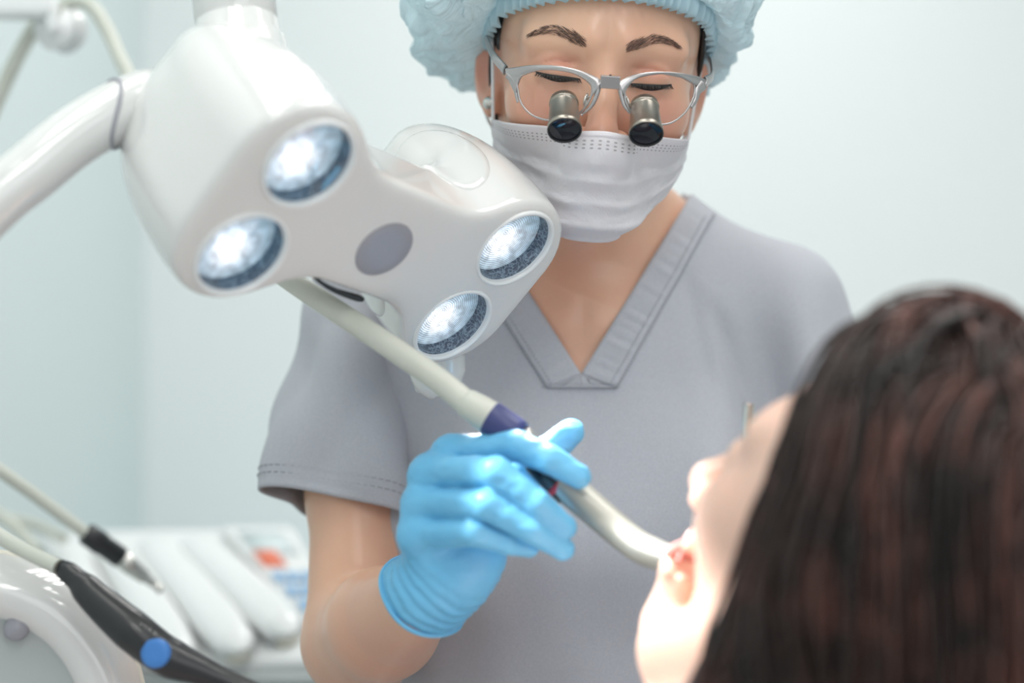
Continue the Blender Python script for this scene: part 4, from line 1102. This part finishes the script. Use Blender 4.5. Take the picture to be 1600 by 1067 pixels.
# directions around the crown axis
axc = nrm(A(0.0, 0.25, 1.0)); e1 = nrm(np.cross(axc, A(0, 1, 0))); e2 = np.cross(axc, e1)
dirs = np.cos(ph)[:, None] * axc + np.sin(ph)[:, None] * (np.cos(th)[:, None] * e1 + np.sin(th)[:, None] * e2)
gap = rng.uniform(0.000, 0.010, NS) + 0.026 * np.maximum(0, fbm(dirs * 5, 2)) * sstep(0.4, 0.9, dirs[:, 2])
pos = A(0, 0.026, 0.040) + dirs * 0.09
hs = lambda q: hmass(q)
for _ in range(6): pos = to_surface(hs, pos, 0.001, 0.03)
cl_id = (np.floor(th * 7 + 0.35 * np.sin(9 * ph)).astype(int) * 13 + np.floor(ph * 4).astype(int) * 57) % 260; cl_ph = rng.uniform(0, 6.28, (260, 3)); 
paths = [pos.copy()]
g = down[None, :] * np.ones((NS, 1))
step = 0.0115
vel = dirs - axc * (dirs @ axc)[:, None]; vel /= np.linalg.norm(vel, axis=1)[:, None] + 1e-6
for sgi in range(n_seg):
    nrm_ = grad(hs, pos, 0.001); nrm_ /= np.linalg.norm(nrm_, axis=1)[:, None] + 1e-9
    w = 0.35 + 0.65 * min(1, sgi / 8)
    v = vel * (1.1 - w) + g * w
    wob = np.stack([np.sin(cl_ph[cl_id, 0] + sgi * 0.55), np.sin(cl_ph[cl_id, 1] + sgi * 0.5), 0.5 * np.sin(cl_ph[cl_id, 2] + sgi * 0.6)], 1)
    v = v + wob * 0.16 + rng.normal(size=(NS, 3)) * 0.035
    v -= nrm_ * (v * nrm_).sum(1)[:, None] * 0.9
    v /= np.linalg.norm(v, axis=1)[:, None] + 1e-9
    pos = pos + v * step
    d = hs(pos); pos = pos - nrm_ * (d - gap)[:, None] * 0.6
    paths.append(pos.copy()); vel = v
PT = np.stack(paths, 1)
keep_face = []
for k in range(NS):
    q = PT[k]
    bad = (-(q[:, 1] + 0.038) - 0.34 * (q[:, 2] - 0.085) * (q[:, 2] < 0.085)) > 0.012
    m = int(np.argmax(bad)) if bad.any() else len(q)
    if m < 5: continue
    wpts = W2(q[:m]); rad = np.interp(np.linspace(0, 1, m), [0, .1, .7, 1], [0.0004, 0.0011, 0.0010, 0.0003]) * rng.uniform(0.7, 1.3)
    HB[cl_id[k] % 3].tube(wpts, rad, 4, caps=False)
# flyaway hairs above the crown
for k in range(40):
    d0 = nrm(A(rng.normal() * 0.6, rng.normal() * 0.6 + 0.2, 1)); p0 = A(0, 0.026, 0.040) + d0 * 0.09
    p0 = to_surface(hs, np.array([p0]), 0.001, 0.05)[0]; p0 = to_surface(hs, np.array([p0]), 0.001, 0.05)[0]
    sd = rng.normal(size=3) * 0.02; L = rng.uniform(0.012, 0.03)
    b.tube(W2(np.array([p0, p0 + d0 * L * 0.6 + sd * 0.3, p0 + d0 * L + sd])), [0.00035, 0.0002, 0.00006], 3, caps=False)
part('flyaway_hair', b, M['brown_hair'], hm)['kind'] = 'stuff'
for k in range(3): part('hair_strands', HB[k], M['brown_hair%d' % k], hm)['kind'] = 'stuff'

# rod of the instrument beyond the nose
rod = thing('dental_mirror', "slim silver instrument rod standing up just beyond the reclining patient's nose", 'dental instrument', P(1166, 720, 1.0))
part('handle', MB().tube(spline([P(1171, 630, 1.0), P(1168, 660, 1.0), P(1166, 700, 1.0), P(1160, 770, 0.995)], 16), 0.0034, 16), M['steel'], rod)
part('shank', MB().tube(spline([P(1160, 768, 0.995), P(1150, 830, 0.985), P(1135, 880, 0.97)], 16), 0.0014, 10), M['steel'], rod)
part('mirror_head', MB().lathe(P(1134, 883, 0.968), (-0.5, 0.3, 0.6), [(-0.001, 0), (-0.001, 0.010), (0.001, 0.0105), (0.001, 0)], 28), M['steel'], rod)

# ================================================================== delivery unit, lower left
con = thing('delivery_console', 'white dental delivery console with ridged instrument rests and keypad, behind the black handpieces', 'console', P(300, 1060, 1.62))
# the top plane of the console: e (right), f (towards the viewer and down)
C00, C10, C01 = P(60, 826, 1.86), P(462, 822, 1.80), P(150, 1090, 1.52)
eC = C10 - C00; fC = C01 - C00; nC = nrm(np.cross(eC, fC)); nC = nC if nC[2] > 0 else -nC
def CP(a, b_, h=0): return C00 + eC * a + fC * b_ + nC * h
def cbox(a0, a1, b0, b1, h0, h1, a2=None, a3=None):
    a2 = a0 if a2 is None else a2; a3 = a1 if a3 is None else a3
    V = [CP(a0, b0, h0), CP(a1, b0, h0), CP(a3, b1, h0), CP(a2, b1, h0), CP(a0, b0, h1), CP(a1, b0, h1), CP(a3, b1, h1), CP(a2, b1, h1)]
    return MB().add(V, [[(0, 3, 2, 1), (4, 5, 6, 7), (0, 1, 5, 4), (1, 2, 6, 5), (2, 3, 7, 6), (3, 0, 4, 7)]])
bd = part('body', cbox(0.0, 1.0, 0.0, 0.80, -0.05, 0.0, 0.0, 0.93), M['white'], con, bevel=0.008)
b = cbox(-0.02, 0.96, 0.76, 0.84, -0.06, -0.012, -0.02, 0.95)
part('front_rail', b, M['greyp'], con, bevel=0.004)
for a0, a1, b1 in ((0.06, 0.12, 0.92), (0.24, 0.32, 0.88), (0.40, 0.53, 0.83), (0.56, 0.72, 0.74)):
    n = 24; t = np.linspace(0, 1, n)
    pts = np.array([CP(a0 + (a1 - a0) * s, 0.12 + (b1 - 0.12) * s, 0.004 + 0.010 * math.sin(min(1, s * 1.4) * 1.57)) for s in t])
    rad = np.interp(t, [0, .1, .8, .97, 1], [0.006, 0.018, 0.020, 0.016, 0.004])
    part('instrument_rest', MB().tube(pts, rad, 20, flat=(0.75, 1.15), up=nC), M['white'], con)
    tt = pts[-1] ; part('rest_tip', MB().lathe(pts[-2] - nC * 0.006, pts[-1] - pts[-4], [(0, 0.002), (0, 0.013), (0.008, 0.009), (0.012, 0)], 18), M['cream'], con)
kp = part('keypad_panel', cbox(0.70, 0.965, 0.05, 0.66, 0.0, 0.010, 0.80, 0.965), M['white'], con, bevel=0.004)
flat(kp)
part('display', cbox(0.75, 0.915, 0.10, 0.25, 0.010, 0.0115, 0.765, 0.925), M['lcd'], kp, 'pale display')
part('indicator', cbox(0.765, 0.845, 0.235, 0.325, 0.010, 0.013, 0.775, 0.855), M['amber'], kp, 'orange indicator')
for r_ in range(3):
    for c_ in range(3):
        a0 = 0.785 + 0.05 * c_ + 0.014 * r_; b0 = 0.37 + 0.085 * r_
        part('key', cbox(a0, a0 + 0.036, b0, b0 + 0.055, 0.010, 0.013), M['key'], kp, 'light blue key')
cs = P(300, 1040, 1.66)
part('pedestal', MB().box((cs[0], 1.72, 0.47), (0.06, 0, 0), (0, 0.05, 0), (0, 0, 0.47)), M['greyp'], con, bevel=0.01)

# low cabinet under the console, against the wall
cb = P(440, 1050, 2.6)
cab = thing('cabinet', 'pale blue low cabinet below the console, beside the elbow', 'cabinet', (cb[0] - 0.1, 2.9, 0))
part('carcass', flat(part('carcass', MB().box((-0.30, 2.9, 0.36), (0.30, 0, 0), (0, 0.27, 0), (0, 0, 0.36)), M['cabinet'], None)).data.copy(), None, cab)
bpy.data.objects.remove(bpy.data.objects['carcass'], do_unlink=True) if bpy.data.objects['carcass'].parent is None else None

# grey hoses of the unit
def hose_thing(label, pts, r, grp=None):
    return single('hose', MB().tube(spline(pts, 50), r, 16), M['hose'], label, 'hose', grp)
# scaler handpiece with black collar
sca = thing('scaler_handpiece', 'handpiece with black collar and steel tip, hanging on a grey hose over the white console', 'handpiece', P(190, 880, 1.42))
part('hose', MB().tube(spline([P(-120, 655, 1.36), P(-20, 722, 1.38), P(60, 778, 1.40), P(140, 838, 1.415)], 40), 0.0052, 16), M['hose'], sca, 'pale grey hose')
part('collar', seg(P(133, 832, 1.413), P(190, 872, 1.425), [(0, 0), (0, 0.0085), (0.06, 0.0095), (0.45, 0.0097), (0.5, 0.0088), (0.95, 0.0090), (1, 0.0080), (1, 0)]), M['blackp'], sca, 'black collar')
part('tip', seg(P(184, 868, 1.424), P(252, 922, 1.44), [(0, 0), (0, 0.0078), (0.3, 0.0074), (0.62, 0.0058), (0.66, 0.0040), (0.92, 0.0030), (0.93, 0.0040), (1, 0.0040), (1, 0)]), M['steel'], sca, 'steel tip')
# black curing light with a blue button
cur = thing('curing_light', 'black tapered curing light with round blue button, on the rounded white holder', 'curing light', P(240, 1020, 1.02))
part('hose', MB().tube(spline([P(-150, 730, 1.08), P(-60, 792, 1.06), P(0, 838, 1.05), P(50, 866, 1.04), P(92, 886, 1.03)], 40), 0.0048, 16), M['hose'], cur, 'pale grey hose')
ax0 = spline([P(82, 878, 1.035), P(116, 902, 1.03), P(160, 945, 1.025), P(215, 992, 1.02), P(262, 1026, 1.02), P(320, 1050, 1.02), P(400, 1085, 1.02), P(460, 1110, 1.02)], 60)
part('barrel', MB().tube(ax0, np.interp(np.linspace(0, 1, 60), [0, .05, .1, .16, .2, .4, .6, .75, 1], [0.004, 0.0050, 0.0066, 0.0068, 0.0092, 0.0125, 0.0118, 0.0075, 0.0055]), 28), M['blackp'], cur)
bc_ = P(242, 1021, 1.007)
part('button', MB().lathe(bc_, nrm(A(-0.12, -1, 0.1)), [(-0.004, 0.0088), (0.0004, 0.0086), (0.0012, 0.0074), (0.0014, 0.004), (0.0014, 0)], 32), M['blue'], cur, 'round blue button')
# rounded white holder in the corner
hol = thing('instrument_holder', 'rounded glossy white instrument holder in the lower left corner', 'instrument holder', P(0, 1100, 1.04))
hc = P(-52, 1136, 1.045); hx = nrm(A(0.22, -1, 0.10)); k_ = 1.045 / F
prof = [(-0.05, 0.02), (-0.05, 250 * k_), (-0.03, 268 * k_), (-0.012, 274 * k_), (-0.008, 275 * k_), (-0.002, 271 * k_), (0.010, 255 * k_), (0.018, 232 * k_), (0.020, 212 * k_), (0.017, 190 * k_), (0.010, 176 * k_)]
part('cover', MB().lathe(hc, hx, prof, 96), M['lamp'], hol)
part('edge_trim', MB().lathe(hc, hx, [(-0.013, 273.5 * k_), (-0.011, 278 * k_), (-0.005, 277 * k_), (-0.004, 272 * k_)], 96), M['cream'], hol)
part('recess', MB().lathe(hc, hx, [(0.011, 178 * k_), (0.004, 165 * k_), (0.003, 100 * k_), (0.003, 0.0005)], 96), M['greyp'], hol)
kb = hc + hx * 0.004 + A(74 * k_, 0.005, 152 * k_)
part('knob', MB().lathe(kb - hx * 0.004, hx, [(0, 19 * k_), (0.004, 19 * k_), (0.006, 16 * k_), (0.0065, 0)], 32), M['sensor'], hol, 'dark grey round knob')
# other hoses at the left edge
hose_thing('pale grey hose drooping over the far left end of the white console', [P(-60, 760, 1.7), P(0, 806, 1.66), P(30, 830, 1.64), P(60, 862, 1.62)], 0.0058)
hose_thing('pale grey hose lying along the back edge of the white console', [P(-40, 800, 1.76), P(20, 812, 1.76), P(60, 822, 1.75), P(100, 842, 1.72)], 0.0055)

# bracket and pulley with a hose, upper left
brk = thing('hose_bracket', 'white bracket with round pulley guiding grey hoses, upper left corner', 'bracket', P(60, 20, 1.5))
c = P(10, 8, 1.5)
part('plate', MB().box(c, (0.043, 0, 0), (0, 0.014, 0), (0.0, 0, 0.0125)), M['white'], brk, bevel=0.006)
part('fork', MB().add([P(60, 0, 1.49), P(92, 0, 1.49), P(90, 46, 1.49), P(78, 52, 1.49), P(60, 0, 1.505), P(92, 0, 1.505), P(90, 46, 1.505), P(78, 52, 1.505)], [[(0, 1, 2, 3), (7, 6, 5, 4), (0, 4, 5, 1), (1, 5, 6, 2), (2, 6, 7, 3), (3, 7, 4, 0)]]), M['white'], brk, bevel=0.002)
pc = P(94, 44, 1.51); k_ = 1.51 / F
part('pulley', MB().lathe(pc, nrm(A(-0.35, -1, 0)), [(-0.014, 0.003), (-0.014, 34 * k_), (-0.010, 37 * k_), (-0.004, 30 * k_), (0.002, 30 * k_), (0.008, 37 * k_), (0.012, 34 * k_), (0.012, 16 * k_), (0.016, 14 * k_), (0.016, 0)], 48), M['white'], brk)
hose_thing('grey hose looping over the pulley and dropping behind the lamp', [P(88, 24, 1.5), P(110, 4, 1.5), P(140, 8, 1.495), P(165, 42, 1.49), P(188, 92, 1.48), P(206, 132, 1.47), P(216, 190, 1.46)], 0.0062)
hose_thing('grey hose dropping from the bracket to the left picture edge', [P(72, 20, 1.53), P(52, 46, 1.53), P(28, 88, 1.53), P(4, 138, 1.53), P(-30, 215, 1.53)], 0.0066)
